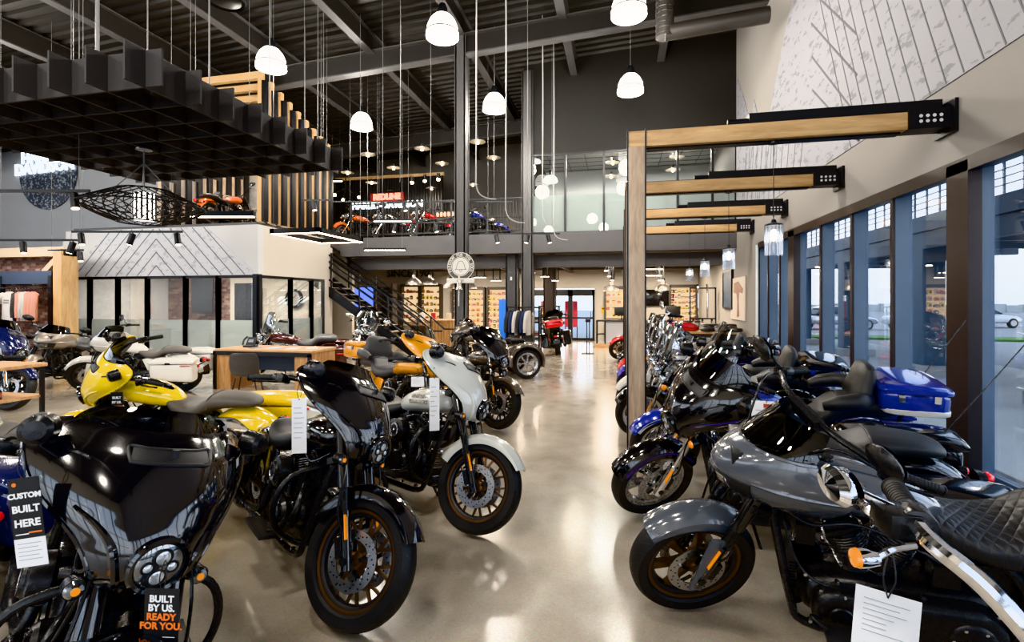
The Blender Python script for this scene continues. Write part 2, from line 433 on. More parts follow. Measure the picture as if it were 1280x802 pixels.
def bat_inner():
    def f():
        b = MB(BKS); rows = []
        for u in (.3, .45, .6, .75, .9, .97):
            rows.append([fair_pt(BAT, u, -1 + 2 * k / 16) * .965 + V((-.02 - .1 * (1 - abs(-1 + 2 * k / 16)) ** .7, 0, .035)) for k in range(17)])
        b.grid(rows)
        for y in (-.16, -.055, .055, .16): b.lathe([(0, .0), (.04, .0), (.046, .012), (.04, .02)], (.5, y, 1.07), (-1, 0, .25), 20)
        b.box((.5, 0, 1.13), (.02, .2, .09)); return b.mesh('dashboard')
    return cached('batin', f)
def vent():
    def f():
        b = MB(GUN); u = .80
        for du, m_, th in ((0.0, BKS, .008),):
            P = [fair_pt(BAT, u - .055, s) + V((.008, 0, 0)) for s in (-.31, -.2, 0, .2, .31)] + [fair_pt(BAT, u + .03, s) + V((.008, 0, 0)) for s in (.34, .2, 0, -.2, -.34)]
            b.use(GUN).tube(P, .0065, 8, 5, closed=True)
            rows = [[fair_pt(BAT, u - .05 + .075 * i / 6, -.31 + .62 * k / 24) + V((.0095, 0, .002)) for k in range(25)] for i in range(7)]
            b.use(BKS).grid(rows)
            b.use(GUN); c = fair_pt(BAT, u - .012, 0) + V((.008, 0, 0)); b.box(c, (.012, .022, .05))
        return b.mesh('fairing_vent')
    return cached('vent', f)
def headlight(r=.088, m=BLK):
    def f():
        b = MB(m); b.lathe([(r * .5, -.10), (r * .95, -.06), (r + .012, -.01), (r + .014, .012), (r + .006, .02), (r - .004, .016), (r - .006, .0)], (0, 0, 0), (1, 0, 0), 36)
        b.use(LENS).lathe([(r - .002, .006), (r * .8, .014), (r * .4, .02), (.0, .022)], (0, 0, 0), (1, 0, 0), 32)
        b.use(LED)
        for y, z, q in ((0, .4, .27), (0, -.42, .27), (.45, 0, .17), (-.45, 0, .17)):
            b.lathe([(r * q * 1.1, .0), (r * q, .009), (r * q * .5, .014), (0, .015)], (.012, y * r, z * r), (1, 0, 0), 16)
        b.use(BKS)
        for y, z, q in ((0, .4, .3), (0, -.42, .3), (.45, 0, .2), (-.45, 0, .2)): b.torus((.019, y * r, z * r), r * q * 1.12, .0035, (1, 0, 0), 20, 6)
        return b.mesh('headlight')
    return cached(K('hl', r, m), f)
def shield(kind, sm):
    def f():
        b = MB(sm); nu, ns = 12, 24
        if kind == 'low': h, w0, w1, x0, dx, d0, d1 = .085, .262, .20, .472, -.075, .17, .09
        elif kind == 'mid': h, w0, w1, x0, dx, d0, d1 = .16, .262, .20, .472, -.12, .17, .10
        else: h, w0, w1, x0, dx, d0, d1 = .29, .275, .20, .474, -.17, .17, .10
        rows = []
        for i in range(nu + 1):
            t = i / nu; w = w0 + (w1 - w0) * t ** 1.6
            rows.append([V((x0 + dx * t - (d0 + (d1 - d0) * t) * abs(s) ** 2, w * s, 1.222 + h * t * (1 - .22 * t * abs(s) ** 2.5))) for s in [-1 + 2 * k / ns for k in range(ns + 1)]])
        b.grid(rows)
        me = b.mesh('windshield', solid=.005); return me
    return cached(K('shield', kind, sm), f)
ST = [(0.76, 0.13, 0.6, 0.272, 1.7), (0.79, 0.18, 0.68, 0.356, 1.7), (0.83, 0.225, 0.735, 0.423, 1.7), (0.88, 0.265, 0.77, 0.499, 1.7), (0.93, 0.29, 0.785, 0.536, 1.7), (0.97, 0.3, 0.775, 0.514, 1.7), (1.01, 0.295, 0.745, 0.438, 1.7), (1.05, 0.28, 0.7, 0.347, 1.7), (1.08, 0.262, 0.655, 0.272, 1.7)]
def stfairing(m1):
    def f():
        b = MB(m1); nu, ns = 26, 48
        def P(u, s):
            p = fair_pt(ST, u, s); p.y = math.copysign(abs(fair_pt(ST, u, 1).y) * (1 - (1 - abs(s)) ** 1.7), s); return p
        rows = [[P(i / nu, -1 + 2 * k / ns) for k in range(ns + 1)] for i in range(nu + 1)]; b.grid(rows)
        for sg in (-1, 1): b.tube([P(.5, sg * s) + V((0, sg * .002, 0)) for s in (.5, .65, .8, .95)], [.003, .007, .007, .003], 6, 5)
        b.tube([rows[-1][k] for k in range(0, ns + 1, 3)], .006, 6, 2)
        b.use(BKS).grid([[P(u, s) * 1 + V((.006, math.copysign(.003, s), 0)) for s in (-.5, -.4, -.3, -.2, -.1, 0.001, .1, .2, .3, .4, .5)] for u in (.25, .33, .4, .47)])
        b.use(LENS).grid([[P(u, s) * 1 + V((.010, 0, 0)) for s in (-.3, -.2, -.1, 0.001, .1, .2, .3)] for u in (.28, .36, .44)])
        b.v = [q + V((-.07, 0, 0)) for q in b.v]; return b.mesh('fairing', solid=.008)
    return cached(K('st', m1), f)
def stshield():
    def f():
        b = MB(SMK); rows = []
        for i in range(9):
            t = i / 8; w = .255 - .075 * t ** 1.4
            rows.append([V((.66 - .17 * t - (.27 - .10 * t) * abs(s) ** 1.8, w * math.copysign(1 - (1 - abs(s)) ** 1.8, s), 1.07 + .165 * t * (1 - .3 * abs(s) ** 2))) for s in [-1 + 2 * k / 20 for k in range(21)]])
        b.grid(rows); b.v = [q + V((-.07, 0, 0)) for q in b.v]; return b.mesh('windshield', solid=.005)
    return cached('stsh', f)

def bike(label, loc, heading, name='motorcycle', group=None, paint=BLK, paint2=None, stripe=None, wheel='y', wm=BRZ, wm2=None, fork=BLK, fairing='bat', screen='low', sm=SMK, bags=True, tour=None, seat='two', sl=LEA, bars='bagger', bm=BKM, eng=GUN, cov=BKM, ex=BKM, guard=BKM, steer=19, lean=-9, front=True, lamps=True, tanktext=None, mirrors=True, antenna=False, fwd_sig=True, trike=False, discs=2, fenderlong=False, fpaint=None, shift=None, det=True):
    """loc = ground contact of the front wheel (front=True)"""
    h = heading
    if front: loc = V((loc[0], loc[1], loc[2] if len(loc) > 2 else 0)) - .78 * V((cos(h), sin(h), 0))
    root = thing(name, label, 'motorcycle', loc, h, group, R(lean)); root.location.z += abs(sin(R(lean))) * .03
    S = steer_mtx(R(steer)); paint2 = paint2 or paint; wm2 = wm2 or wm
    T = M.Translation
    # ---- front wheel
    w = part('front_wheel', tyre(.33, .245, .13), root, mtx=S @ T(FA))
    part('rim', rim(wheel, .245, .12, wm, wm2), w)
    for sg in ((-1, 1) if discs == 2 else (-1,)): part('brake_disc', disc(), w, mtx=T((0, sg * .066, 0)))
    # ---- rear wheel
    if not trike:
        w = part('rear_wheel', tyre(.325, .235, .17), root, mtx=T(RA))
        part('rim', rim(wheel if wheel != 'wire' else 'wire', .235, .16, wm, wm2), w); part('brake_disc', disc(.145), w, mtx=T((0, -.09, 0)))
    else:
        for sg in (-1, 1):
            w = part('rear_wheel', tyre(.325, .235, .2), root, mtx=T((-.86, sg * .52, .325)))
            part('rim', rim('turbine_' and 'wide', .235, .24, ALU, ALU), w)
            def tf():
                b = MB(paint)
                rows = []
                for i in range(25):
                    a = R(-12 + 210 * i / 24)
                    rows.append([V((-.86 + (.40 + dr) * cos(a), y, .36 + (.40 + dr) * sin(a))) for y, dr in ((.30, -.14), (.31, -.03), (.34, .0), (.42, .012), (.52, .012), (.60, .0), (.625, -.025), (.63, -.06))])
                b.grid(rows); return b.mesh('rear_fender', solid=.01)
            o = part('rear_fender', cached(K('tf', paint), tf), root, mtx=M.Scale(sg, 4, (0, 1, 0)))
        def tb():
            b = MB(paint); b.sx([(-.45, 0, .5, .2, .12, 3), (-.5, 0, .52, .3, .16, 4), (-.85, 0, .54, .31, .2, 4), (-1.15, 0, .56, .31, .18, 4), (-1.22, 0, .56, .28, .14, 4)]); return b.mesh('trunk')
        t_ = part('trunk', cached(K('tb', paint), tb), root); part('tail_light', MB(REDL).ball((-1.23, 0, .62), (.02, .2, .03)), t_)
    # ---- fork
    for sg in (-1, 1):
        def fk():
            b = MB(fork); o = V((0, 0, 0)); q = UPF
            b.cyl(FA + q * -.045, FA + q * .22, .028, .029, 16); b.cyl(FA + q * .21, FA + q * .24, .033, .033, 16)
            b.use(CHR if fork == CHR else BKM).cyl(FA + q * .22, FA + q * .42, .0235, seg=16)
            b.use(fork).cyl(FA + q * .36, FA + q * .74, .034, .036, 18)
            b.use(BKM).box(FA + V((-.06, 0, .05)), (.05, .035, .1), M.Rotation(-.5, 3, 'Y'))      # caliper
            b.cyl(FA + V((0, -.03, 0)), FA + V((0, .03, 0)), .02, seg=14)
            return b.mesh('fork_leg')
        f_ = part('fork_leg', cached(K('fork', fork), fk), root, mtx=S @ T((0, sg * .112, 0)))
        def rf(): b = MB(AMB); b.bar(FA + UPF * .1 + V((.028, 0, .01)), FA + UPF * .22 + V((.028, 0, .01)), .02, .006, (1, 0, 0)); return b.mesh('reflector')
        part('reflector', cached('refl', rf), f_, mtx=T((-.008, sg * .026, 0)))
    def tc():
        b = MB(BKM); q = UPF
        for L_, th in ((.50, .035), (.70, .035)): b.bar(FA + q * L_ - q * th / 2 + V((-.03, 0, 0)), FA + q * L_ + q * th / 2 + V((-.03, 0, 0)), .31, .10, (1, 0, 0))
        b.cyl(FA + q * .46 + V((-.05, 0, 0)), FA + q * .74 + V((-.05, 0, 0)), .03, seg=14)
        b.box(FA + q * .62 + V((-.02, 0, 0)), (.08, .17, .16), M.Rotation(-RK, 3, 'Y'))
        for sg in (-1, 1): b.tube([FA + q * .72 + V((0, sg * .1, 0)), FA + q * .5 + V((.06, sg * .15, 0)), FA + q * .25 + V((.0, sg * .17, .0)), FA + V((-.06, sg * .12, .1))], .006, 6)
        return b.mesh('triple_clamp')
    part('triple_clamp', cached('tc', tc), root, mtx=S)
    def ff():
        b = MB(paint2); b.grid(arcshell(FA, .352, *((48, 128) if fairing == 'st' and not bags else (30, 157)), .083, .052 if not fenderlong else .12, taper=.0, flare=.5)); return b.mesh('front_fender', solid=.006)
    fen = part('front_fender', cached(K('ff', paint2, fenderlong, fairing == 'st' and not bags), ff), root, mtx=S)
    if fairing == 'st':
        def fc():
            b = MB(paint)
            for sg in (-1, 1): b.bar(FA + V((.03, sg * .125, -.06)), FA + UPF * .3 + V((.06, sg * .125, 0)), .018, .07, (1, 0, 0))
            return b.mesh('fender_bracket', bevel=.006)
        part('fender_bracket', cached(K('fc', paint), fc), fen)
    if stripe:
        def fs():
            b = MB(stripe)
            for sg in (-1, 1):
                rows = [[V((FA.x + (.352 + dh) * cos(R(a)), sg * (.0835 if dh < -.02 else .0845), FA.z + (.352 + dh) * sin(R(a)))) for a in range(36, 154, 6)] for dh in (-.05, -.035, -.02)]
                b.grid(rows)
            return b.mesh('fender_stripe', solid=.004)
        part('fender_stripe', cached(K('fs', stripe), fs), fen)
    # ---- frame
    def fr():
        b = MB(BKM)
        for sg in (-1, 1):
            b.tube([(.47, sg * .03, .86), (.42, sg * .09, .6), (.36, sg * .12, .3), (.3, sg * .13, .19), (0, sg * .14, .17), (-.35, sg * .14, .18), (-.47, sg * .14, .3), (-.48, sg * .13, .55), (-.3, sg * .09, .7), (0, sg * .06, .78), (.4, sg * .04, .87)], .02, 8, 4)
            b.tube([(-.45, sg * .13, .34), (-.6, sg * .12, .33), (-.81, sg * .125, .325)], .025, 8, 3)
            b.tube([(-.48, sg * .13, .58), (-.7, sg * .14, .62), (-.95, sg * .14, .6)], .016, 8, 3)
            b.use(CHR if ex == CHR else BKM).cyl((-.78, sg * .155, .36), (-.62, sg * .155, .6), .028, seg=12); b.use(BKM)
        b.cyl((.42, 0, .95), (.5, 0, .78), .04, seg=14); b.cyl((-.81, -.15, .325), (-.81, .15, .325), .018, seg=12)
        b.box((-.38, 0, .5), (.2, .2, .22)); return b.mesh('frame')
    part('frame', cached(K('fr', ex), fr), root)
    # ---- engine
    def en():
        b = MB(cov); b.sx([(-.42, 0, .33, .09, .1, 4), (-.36, 0, .34, .13, .13, 4), (-.1, 0, .33, .14, .13, 4), (.12, 0, .32, .13, .13, 3), (.27, 0, .31, .11, .1, 3), (.32, 0, .31, .06, .06, 3)])
        b.lathe([(0, 0), (.085, 0), (.1, -.02), (.1, -.06)], (.06, -.2, .35), (0, -1, 0), 28)
        b.cyl((.06, -.2, .35), (.06, -.215, .35), .06, seg=24); b.use(CHR)
        for i in range(5): a = 2 * pi * i / 5; b.cyl((.06 + .08 * cos(a), -.2, .35 + .08 * sin(a)), (.06 + .08 * cos(a), -.212, .35 + .08 * sin(a)), .008, seg=6)
        b.use(cov)
        b.lathe([(.0, .05), (.06, .05), (.075, .03), (.075, -.04)], (.27, -.11, .42), (0, -1, 0), 22)     # timer / regulator
        b.cyl((.33, -.06, .26), (.33, .06, .26), .042, seg=18); b.use(GUN)                               # oil filter
        for i in range(8): b.box((.35, 0, .36 + i * .016), (.03, .17, .006))
        return b.mesh('engine')
    E = part('engine', cached(K('en', cov), en), root)
    for sg in (1, -1):
        def cy():
            b = MB(eng)
            for i in range(13):
                z = .10 + i * .0145; r = .083 if i < 8 else .088
                b.lathe([(r * .8, z), (r, z + .002), (r, z + .005), (r * .8, z + .007)], (0, 0, 0), (0, 0, 1), 28)
            b.cyl((0, 0, .08), (0, 0, .3), .066, seg=24); 
            if eng == GUN:
                b.use(ALU)
                for i in range(13): z = .10 + i * .0145; r = (.083 if i < 8 else .088) + .0006; b.lathe([(r, z + .0022), (r, z + .0048)], (0, 0, 0), (0, 0, 1), 28)
            b.use(cov)
            return b.mesh('cylinder')
        def rk():
            b = MB(cov); b.box((0, 0, .31), (.15, .17, .03)); b.box((0, 0, .345), (.135, .155, .045)); b.box((0, 0, .375), (.11, .13, .02))
            b.use(CHR)
            for x in (-.055, .055):
                for y in (-.065, .065): b.cyl((x, y, .36), (x, y, .376), .007, seg=6)
            return b.mesh('rocker_cover', bevel=.006)
        mx = T((.03, 0, .38)) @ M.Rotation(sg * R(23), 4, 'Y')
        c_ = part('cylinder', cached(K('cy', eng, cov), cy), E, mtx=mx)
        part('rocker_cover', cached(K('rk', cov), rk), E, mtx=mx)
    def pr():
        b = MB(ex if ex == CHR else BKM)
        for a, x in ((23, .075), (23, .045), (-23, .015), (-23, -.015)):
            q = V((sin(R(a)), 0, cos(R(a)))); p = V((.03 + (x - .03) * .8, -.125, .38)); b.cyl(p, p + q * .29 + V((0, .03, 0)), .0115, seg=10)
            b.cyl(p + q * .02, p + q * .05, .016, seg=10)
        return b.mesh('pushrod_tubes')
    part('pushrod_tubes', cached(K('pr', ex), pr), E)
    def ac():
        b = MB(cov); b.lathe([(0, .0), (.055, .0), (.06, -.01), (.09, -.02), (.095, -.04), (.095, -.085), (.08, -.1), (.05, -.1)], (.05, -.27, .61), (0, -1, 0), 32)
        b.use(ALU).lathe([(.04, .002), (.042, .005), (.055, .004)], (.05, -.27, .61), (0, -1, 0), 28)
        b.use(CHR).cyl((.05, -.268, .61), (.05, -.275, .61), .012, seg=8); return b.mesh('air_cleaner')
    part('air_cleaner', cached(K('ac', cov), ac), E)
    def pm():
        b = MB(cov); L_ = []
        for y, k in ((.13, 1.), (.18, 1.), (.2, .94), (.212, .8), (.214, .5)):
            sec = []
            for i in range(32):
                a = 2 * pi * i / 32; cx = .17 if cos(a) > 0 else -.3; r = (.115 if cos(a) > 0 else .135) * k
                sec.append(V((cx - (.0 if k > .6 else .0) + r * cos(a), y, .32 + r * sin(a))))
            L_.append(sec)
        b.loft(L_); b.lathe([(0, .016), (.07, .014), (.082, .006), (.085, 0)], (-.3, .212, .32), (0, 1, 0), 28)
        b.use(CHR)
        for i in range(6): a = 2 * pi * i / 6; b.cyl((-.3 + .07 * cos(a), .22, .32 + .07 * sin(a)), (-.3 + .07 * cos(a), .23, .32 + .07 * sin(a)), .007, seg=6)
        for i in range(10): x = -.2 + .04 * i; b.cyl((x, .2, .32 + (.1 if i % 2 else -.1)), (x, .21, .32 + (.1 if i % 2 else -.1)), .006, seg=6)
        b.use(cov).lathe([(0, .01), (.045, .008), (.05, 0)], (.17, .213, .32), (0, 1, 0), 24)
        return b.mesh('primary_cover')
    part('primary_cover', cached(K('pm', cov), pm), E)
    def misc():
        b = MB(BKM)                                                     # horn, coil, cables, linkage
        b.lathe([(0, .03), (.05, .02), (.055, 0), (.05, -.03)], (.04, .15, .6), (0, 1, 0), 20)
        b.box((.3, .0, .62), (.08, .16, .1)); b.box((-.22, .1, .55), (.1, .08, .1)); b.box((-.3, -.13, .5), (.18, .05, .16))
        for y in (.09, -.09):
            b.tube([(.45, y, .8), (.3, y * 1.5, .72), (.1, y * 1.4, .74), (-.2, y * 1.2, .6), (-.4, y, .4)], .007, 6)
            b.tube([(.4, y * 1.2, .7), (.33, y * 1.7, .5), (.2, y * 1.7, .42), (.05, y * 1.5, .45)], .006, 6)
        b.use(CHR)
        for x, z in ((.31, .47), (.28, .22), (.1, .21), (-.12, .21), (-.33, .22), (-.4, .42), (.18, .45), (-.14, .45)):
            for y in (-.15, .15): b.cyl((x, y - .012, z), (x, y + .012, z), .009, seg=6)
        b.cyl((.1, .24, .24), (-.1, .24, .26), .006, seg=6); return b.mesh('linkage')
    part('linkage', cached('misc', misc), E)
    # ---- exhaust
    def exh():
        b = MB(ex); b.tube([(.16, -.09, .55), (.26, -.14, .52), (.30, -.18, .42), (.2, -.2, .3), (0, -.21, .25), (-.3, -.22, .24), (-.45, -.24, .25)], .024, 12)
        b.tube([(-.1, -.09, .55), (-.16, -.15, .53), (-.2, -.19, .42), (-.2, -.21, .32), (-.3, -.23, .28), (-.45, -.24, .26)], .024, 12)
        b.tube([(.29, -.2, .4), (.2, -.22, .31), (.02, -.23, .265), (-.22, -.24, .255)], .032, 12)
        b.tube([(-.4, 0, .22), (-.5, .12, .24), (-.55, .24, .26)], .022, 10); return b.mesh('exhaust')
    X = part('exhaust', cached(K('exh', ex), exh), root)
    for sg in ((-1, 1) if bags else (-1,)):
        def mf():
            b = MB(ex); b.lathe([(.025, 0), (.045, .06), (.052, .1), (.052, .62), (.048, .66), (.044, .7), (.03, .7), (.03, .6)], (-.44, 0, .255), (-1, 0, .045), 22); return b.mesh('muffler')
        part('muffler', cached(K('mf', ex), mf), X, mtx=T((0, sg * .245, 0)))
    # ---- tank
    def tk():
        b = MB(paint); b.sx([(.455, 0, .885, .03, .03, 2), (.445, 0, .885, .08, .06, 2.2), (.36, 0, .88, .135, .09, 2.4), (.2, 0, .872, .162, .1, 2.4), (.04, 0, .848, .155, .098, 2.4), (-.1, 0, .815, .118, .085, 2.3), (-.2, 0, .78, .07, .06, 2.1), (-.235, 0, .768, .03, .03, 2)], 32)
        return b.mesh('fuel_tank')
    tank = part('fuel_tank', cached(K('tk', paint), tk), root)
    def con():
        b = MB(paint if fairing == 'st' else BLK); b.sx([(.36, 0, .962, .03, .012, 3), (.3, 0, .972, .05, .016, 3), (.1, 0, .955, .05, .018, 3), (-.08, 0, .9, .04, .02, 3), (-.14, 0, .87, .02, .015, 3)], 20)
        b.use(CHR if ex == CHR else BKM).lathe([(0, .022), (.03, .02), (.035, .01), (.035, 0)], (.22, 0, .975), (0, 0, 1), 24); return b.mesh('tank_console')
    part('tank_console', cached(K('con', paint if fairing == 'st' else BLK, ex), con), tank)
    if tanktext:
        s_, tm = tanktext
        for sg in (-1, 1):
            for i, ln in enumerate(s_):
                part('lettering', text_mesh(ln, .045, tm, .003, .001), tank, mtx=plane_mtx((.16, sg * .1625, .895 - .042 * i), (-sg, 0, .08), (0, -sg * .18, 1)))
    # ---- seat
    if seat == 'two': secs = [(-.08, 0, .79, .05, .02, 2.4), (-.12, 0, .78, .09, .04, 2.6), (-.2, 0, .74, .14, .06, 2.8), (-.32, 0, .708, .178, .065, 2.8), (-.44, 0, .715, .185, .07, 2.8), (-.52, 0, .752, .172, .075, 2.8), (-.58, 0, .785, .155, .07, 2.8), (-.72, 0, .795, .14, .06, 2.8), (-.86, 0, .79, .125, .05, 2.8), (-.95, 0, .775, .09, .035, 2.6), (-.98, 0, .765, .04, .015, 2.4)]
    elif seat == 'solo': secs = [(-.08, 0, .79, .05, .02, 2.4), (-.12, 0, .78, .09, .04, 2.6), (-.2, 0, .74, .14, .06, 2.8), (-.32, 0, .712, .178, .065, 2.8), (-.42, 0, .722, .185, .075, 2.8), (-.50, 0, .765, .165, .07, 2.8), (-.55, 0, .785, .12, .05, 2.6), (-.575, 0, .785, .05, .02, 2.4)]
    elif seat == 'st': secs = [(-.08, 0, .80, .05, .02, 2.4), (-.12, 0, .79, .09, .045, 2.6), (-.22, 0, .735, .15, .065, 2.8), (-.34, 0, .705, .185, .07, 2.8), (-.46, 0, .715, .19, .085, 2.8), (-.54, 0, .775, .165, .10, 2.8), (-.6, 0, .83, .13, .09, 2.8), (-.64, 0, .85, .09, .06, 2.6), (-.66, 0, .85, .04, .03, 2.4)]
    else: secs = [(-.08, 0, .80, .05, .02, 2.4), (-.12, 0, .79, .09, .045, 2.6), (-.2, 0, .755, .15, .07, 2.8), (-.32, 0, .73, .19, .08, 2.8), (-.44, 0, .745, .2, .09, 2.8), (-.52, 0, .80, .19, .10, 2.8), (-.6, 0, .845, .175, .09, 2.8), (-.74, 0, .855, .17, .085, 2.8), (-.88, 0, .85, .165, .08, 2.8), (-.96, 0, .84, .12, .05, 2.6), (-.98, 0, .835, .05, .02, 2.4)]
    def se():
        b = MB(sl); b.sx(secs, 28)
        for x in ((-.56,) if seat not in ('solo', 'st') else ()): b.tube([(x, -.16, .75), (x, -.13, .835 + (.06 if seat == 'touring' else 0)), (x, 0, .858 + (.085 if seat == 'touring' else 0)), (x, .13, .835 + (.06 if seat == 'touring' else 0)), (x, .16, .75)], .005, 6)
        return b.mesh('seat')
    st = part('seat', cached(K('se', seat, sl), se), root)
    if seat == 'st':
        def cw(): b = MB(paint); b.sx([(-.6, 0, .74, .10, .06, 2.6), (-.68, 0, .76, .13, .08, 2.8), (-.85, 0, .75, .12, .07, 2.8), (-1.0, 0, .72, .09, .05, 2.6), (-1.06, 0, .70, .04, .02, 2.4)], 24); return b.mesh('seat_cowl')
        part('seat_cowl', cached(K('cw', paint), cw), root)
    # ---- rear fender & tail light
    if not trike:
        def rfn():
            b = MB(paint); b.grid(arcshell(RA, .375, 172 if bags else 165, 55, .105, .1, taper=.0)); return b.mesh('rear_fender', solid=.006)
        rf_ = part('rear_fender', cached(K('rfn', paint, bags), rfn), root)
        def tl():
            b = MB(REDL); b.sx([(-1.19, 0, .60, .05, .035, 2.5), (-1.215, 0, .605, .045, .032, 2.5), (-1.235, 0, .61, .03, .02, 2.5)], 20); b.use(CHR if ex == CHR else BKM).sx([(-1.15, 0, .595, .06, .045, 2.5), (-1.195, 0, .60, .055, .04, 2.5)], 20, 1); return b.mesh('tail_light')
        part('tail_light', cached(K('tl', ex), tl), rf_)
        def rs():
            b = MB(BKM); b.cyl((-1.16, -.2, .53), (-1.16, .2, .53), .01, seg=8)
            b.box((-1.23, 0, .43), (.006, .2, .11), M.Rotation(.15, 3, 'Y'))
            for sg in (-1, 1): b.use(BKM).cyl((-1.15, sg * .2, .53), (-1.19, sg * .2, .53), .028, seg=14); b.use(REDL if paint != CRM else AMB).lathe([(.026, 0), (.02, .012), (0, .016)], (-1.19, sg * .2, .53), (-1, 0, 0), 16)
            return b.mesh('rear_signal_bar')
        part('rear_signal_bar', cached('rs', rs), rf_)
    # ---- saddlebags
    if bags:
        for sg in (-1, 1):
            def sb():
                b = MB(paint); L_ = [(-.46, .33, .50, .05, .10, 3), (-.48, .335, .50, .09, .14, 4), (-.56, .345, .495, .108, .155, 5), (-.8, .355, .485, .115, .165, 6), (-1.05, .355, .475, .115, .175, 6), (-1.17, .35, .47, .108, .175, 5), (-1.2, .35, .47, .09, .16, 4)]
                b.sx(L_, 32, 3); return b.mesh('saddlebag')
            def sd():
                b = MB(paint); b.sx([(-.45, .335, .655, .07, .02, 3), (-.47, .34, .66, .1, .035, 3.5), (-.56, .348, .67, .118, .05, 3.5), (-.8, .358, .68, .124, .055, 3.5), (-1.05, .358, .68, .124, .055, 3.5), (-1.18, .355, .67, .118, .045, 3.5), (-1.225, .35, .655, .1, .025, 3)], 28, 3); return b.mesh('lid')
            sgm = M.Scale(sg, 4, (0, 1, 0)) if sg < 0 else M.Identity(4)
            o = part('saddlebag', cached(K('sb', paint), sb), root, mtx=sgm)
            part('lid', cached(K('sd', paint2), sd), o)
            def lt():
                b = MB(CHR if ex == CHR else BKM); b.box((-.82, .475, .655), (.09, .014, .035)); b.use(REDL).box((-1.1, .476, .61), (.16, .008, .02)); b.use(BKM).sx([(-.5, .34, .63, .1, .006, 4), (-.8, .358, .635, .12, .006, 5), (-1.19, .352, .635, .105, .006, 4)], 20, 2); return b.mesh('latch', bevel=.003)
            part('latch', cached(K('lt', ex), lt), o)
        for sg in (-1, 1):
            def sc_():
                b = MB(paint); b.prism([(-.3, .42), (-.46, .40), (-.47, .62), (-.36, .68), (-.22, .66)], lambda u, v, w_: V((u, .15 + w_, v)), .02); return b.mesh('side_cover', bevel=.01)
            part('side_cover', cached(K('sc', paint), sc_), root, mtx=M.Scale(sg, 4, (0, 1, 0)) if sg < 0 else None)
    # ---- tour pack
    if tour:
        def tp():
            b = MB(tour); b.sx([(-.82, 0, .965, .2, .07, 4), (-.84, 0, .965, .25, .09, 5), (-.95, 0, .965, .285, .10, 6), (-1.16, 0, .96, .28, .10, 6), (-1.24, 0, .955, .25, .085, 5), (-1.26, 0, .95, .2, .06, 4)], 36, 3)
            if tour == BLU: b.use(WHT).sx([(-.83, 0, .895, .2, .02, 4), (-.85, 0, .895, .256, .03, 5), (-.95, 0, .895, .29, .032, 6), (-1.16, 0, .892, .285, .032, 6), (-1.25, 0, .89, .25, .03, 5), (-1.265, 0, .89, .2, .02, 4)], 36, 2)
            return b.mesh('tour_pack')
        def tl2():
            b = MB(tour); b.sx([(-.81, 0, 1.05, .2, .015, 3), (-.84, 0, 1.055, .255, .03, 3.5), (-.95, 0, 1.065, .292, .05, 3.5), (-1.16, 0, 1.06, .288, .045, 3.5), (-1.26, 0, 1.045, .25, .03, 3.5), (-1.285, 0, 1.04, .18, .01, 3)], 32, 3); return b.mesh('lid')
        o = part('tour_pack', cached(K('tp', tour), tp), root); part('lid', cached(K('tl2', tour), tl2), o)
        def tt():
            b = MB(CHR)
            for x in (-.93, -1.15):
                for sg in (-1, 1): b.box((x, sg * .292, 1.01), (.04, .012, .055))
            b.use(BKM).sx([(-.84, 0, 1.028, .25, .005, 5), (-1.05, 0, 1.03, .292, .005, 6), (-1.26, 0, 1.02, .24, .005, 5)], 28, 2)
            b.box((-1.05, 0, .84), (.4, .2, .03))
            for sg in (-1, 1): b.cyl((-.9, sg * .14, .62), (-1.0, sg * .14, .86), .016, seg=8)
            return b.mesh('latch')
        part('latch', cached('tt', tt), o)
        def tlt():
            b = MB(REDL); b.sx([(-1.26, 0, .955, .18, .025, 3), (-1.272, 0, .955, .17, .02, 3)], 20, 1)
            return b.mesh('tail_light')
        part('tail_light', cached('tlt', tlt), o)
        def br():
            b = MB(sl)
            q = [(-.66, .10), (-.70, .13), (-.73, .16)]
            L_ = []
            for z, w_, th, xo in ((.85, .15, .03, -.70), (.88, .21, .06, -.70), (.95, .235, .078, -.715), (1.02, .22, .075, -.735), (1.08, .19, .07, -.75), (1.13, .185, .065, -.76), (1.18, .16, .05, -.765), (1.205, .09, .02, -.765)):
                L_.append([V((xo + th * math.copysign(abs(sin(t)) ** .8, sin(t)), w_ * math.copysign(abs(cos(t)) ** .7, cos(t)), z)) for t in [2 * pi * k / 28 for k in range(28)]])
            b.loft(L_)
            for sg in (-1, 1): b.tube([(-.74, sg * .19, .95), (-.66, sg * .28, .96), (-.52, sg * .3, .94), (-.42, sg * .28, .91)], [.055, .068, .06, .035], 12, 5)
            return b.mesh('passenger_backrest')
        part('passenger_backrest', cached(K('br', sl), br), root)
    # ---- handlebar
    if bars == 'bagger': pts = [(.47, .0, 1.0), (.46, .07, 1.01), (.43, .14, 1.09), (.36, .25, 1.13), (.25, .36, 1.13), (.08, .45, 1.08)]; rz = []
    elif bars == 't': pts = [(.30, .0, 1.21), (.30, .10, 1.21), (.29, .2, 1.21), (.25, .3, 1.2), (.2, .38, 1.175), (.06, .44, 1.13)]; rz = [((.46, .06, .98), (.31, .08, 1.2))]
    elif bars == 'fg': pts = [(.22, 0, 1.05), (.25, .05, 1.09), (.30, .10, 1.18), (.36, .155, 1.27), (.40, .22, 1.31), (.33, .40, 1.30)]; rz = []
    elif bars == 'ape': pts = [(.47, .0, 1.0), (.46, .1, 1.02), (.42, .24, 1.2), (.40, .31, 1.38), (.33, .36, 1.42), (.16, .40, 1.36)]; rz = []
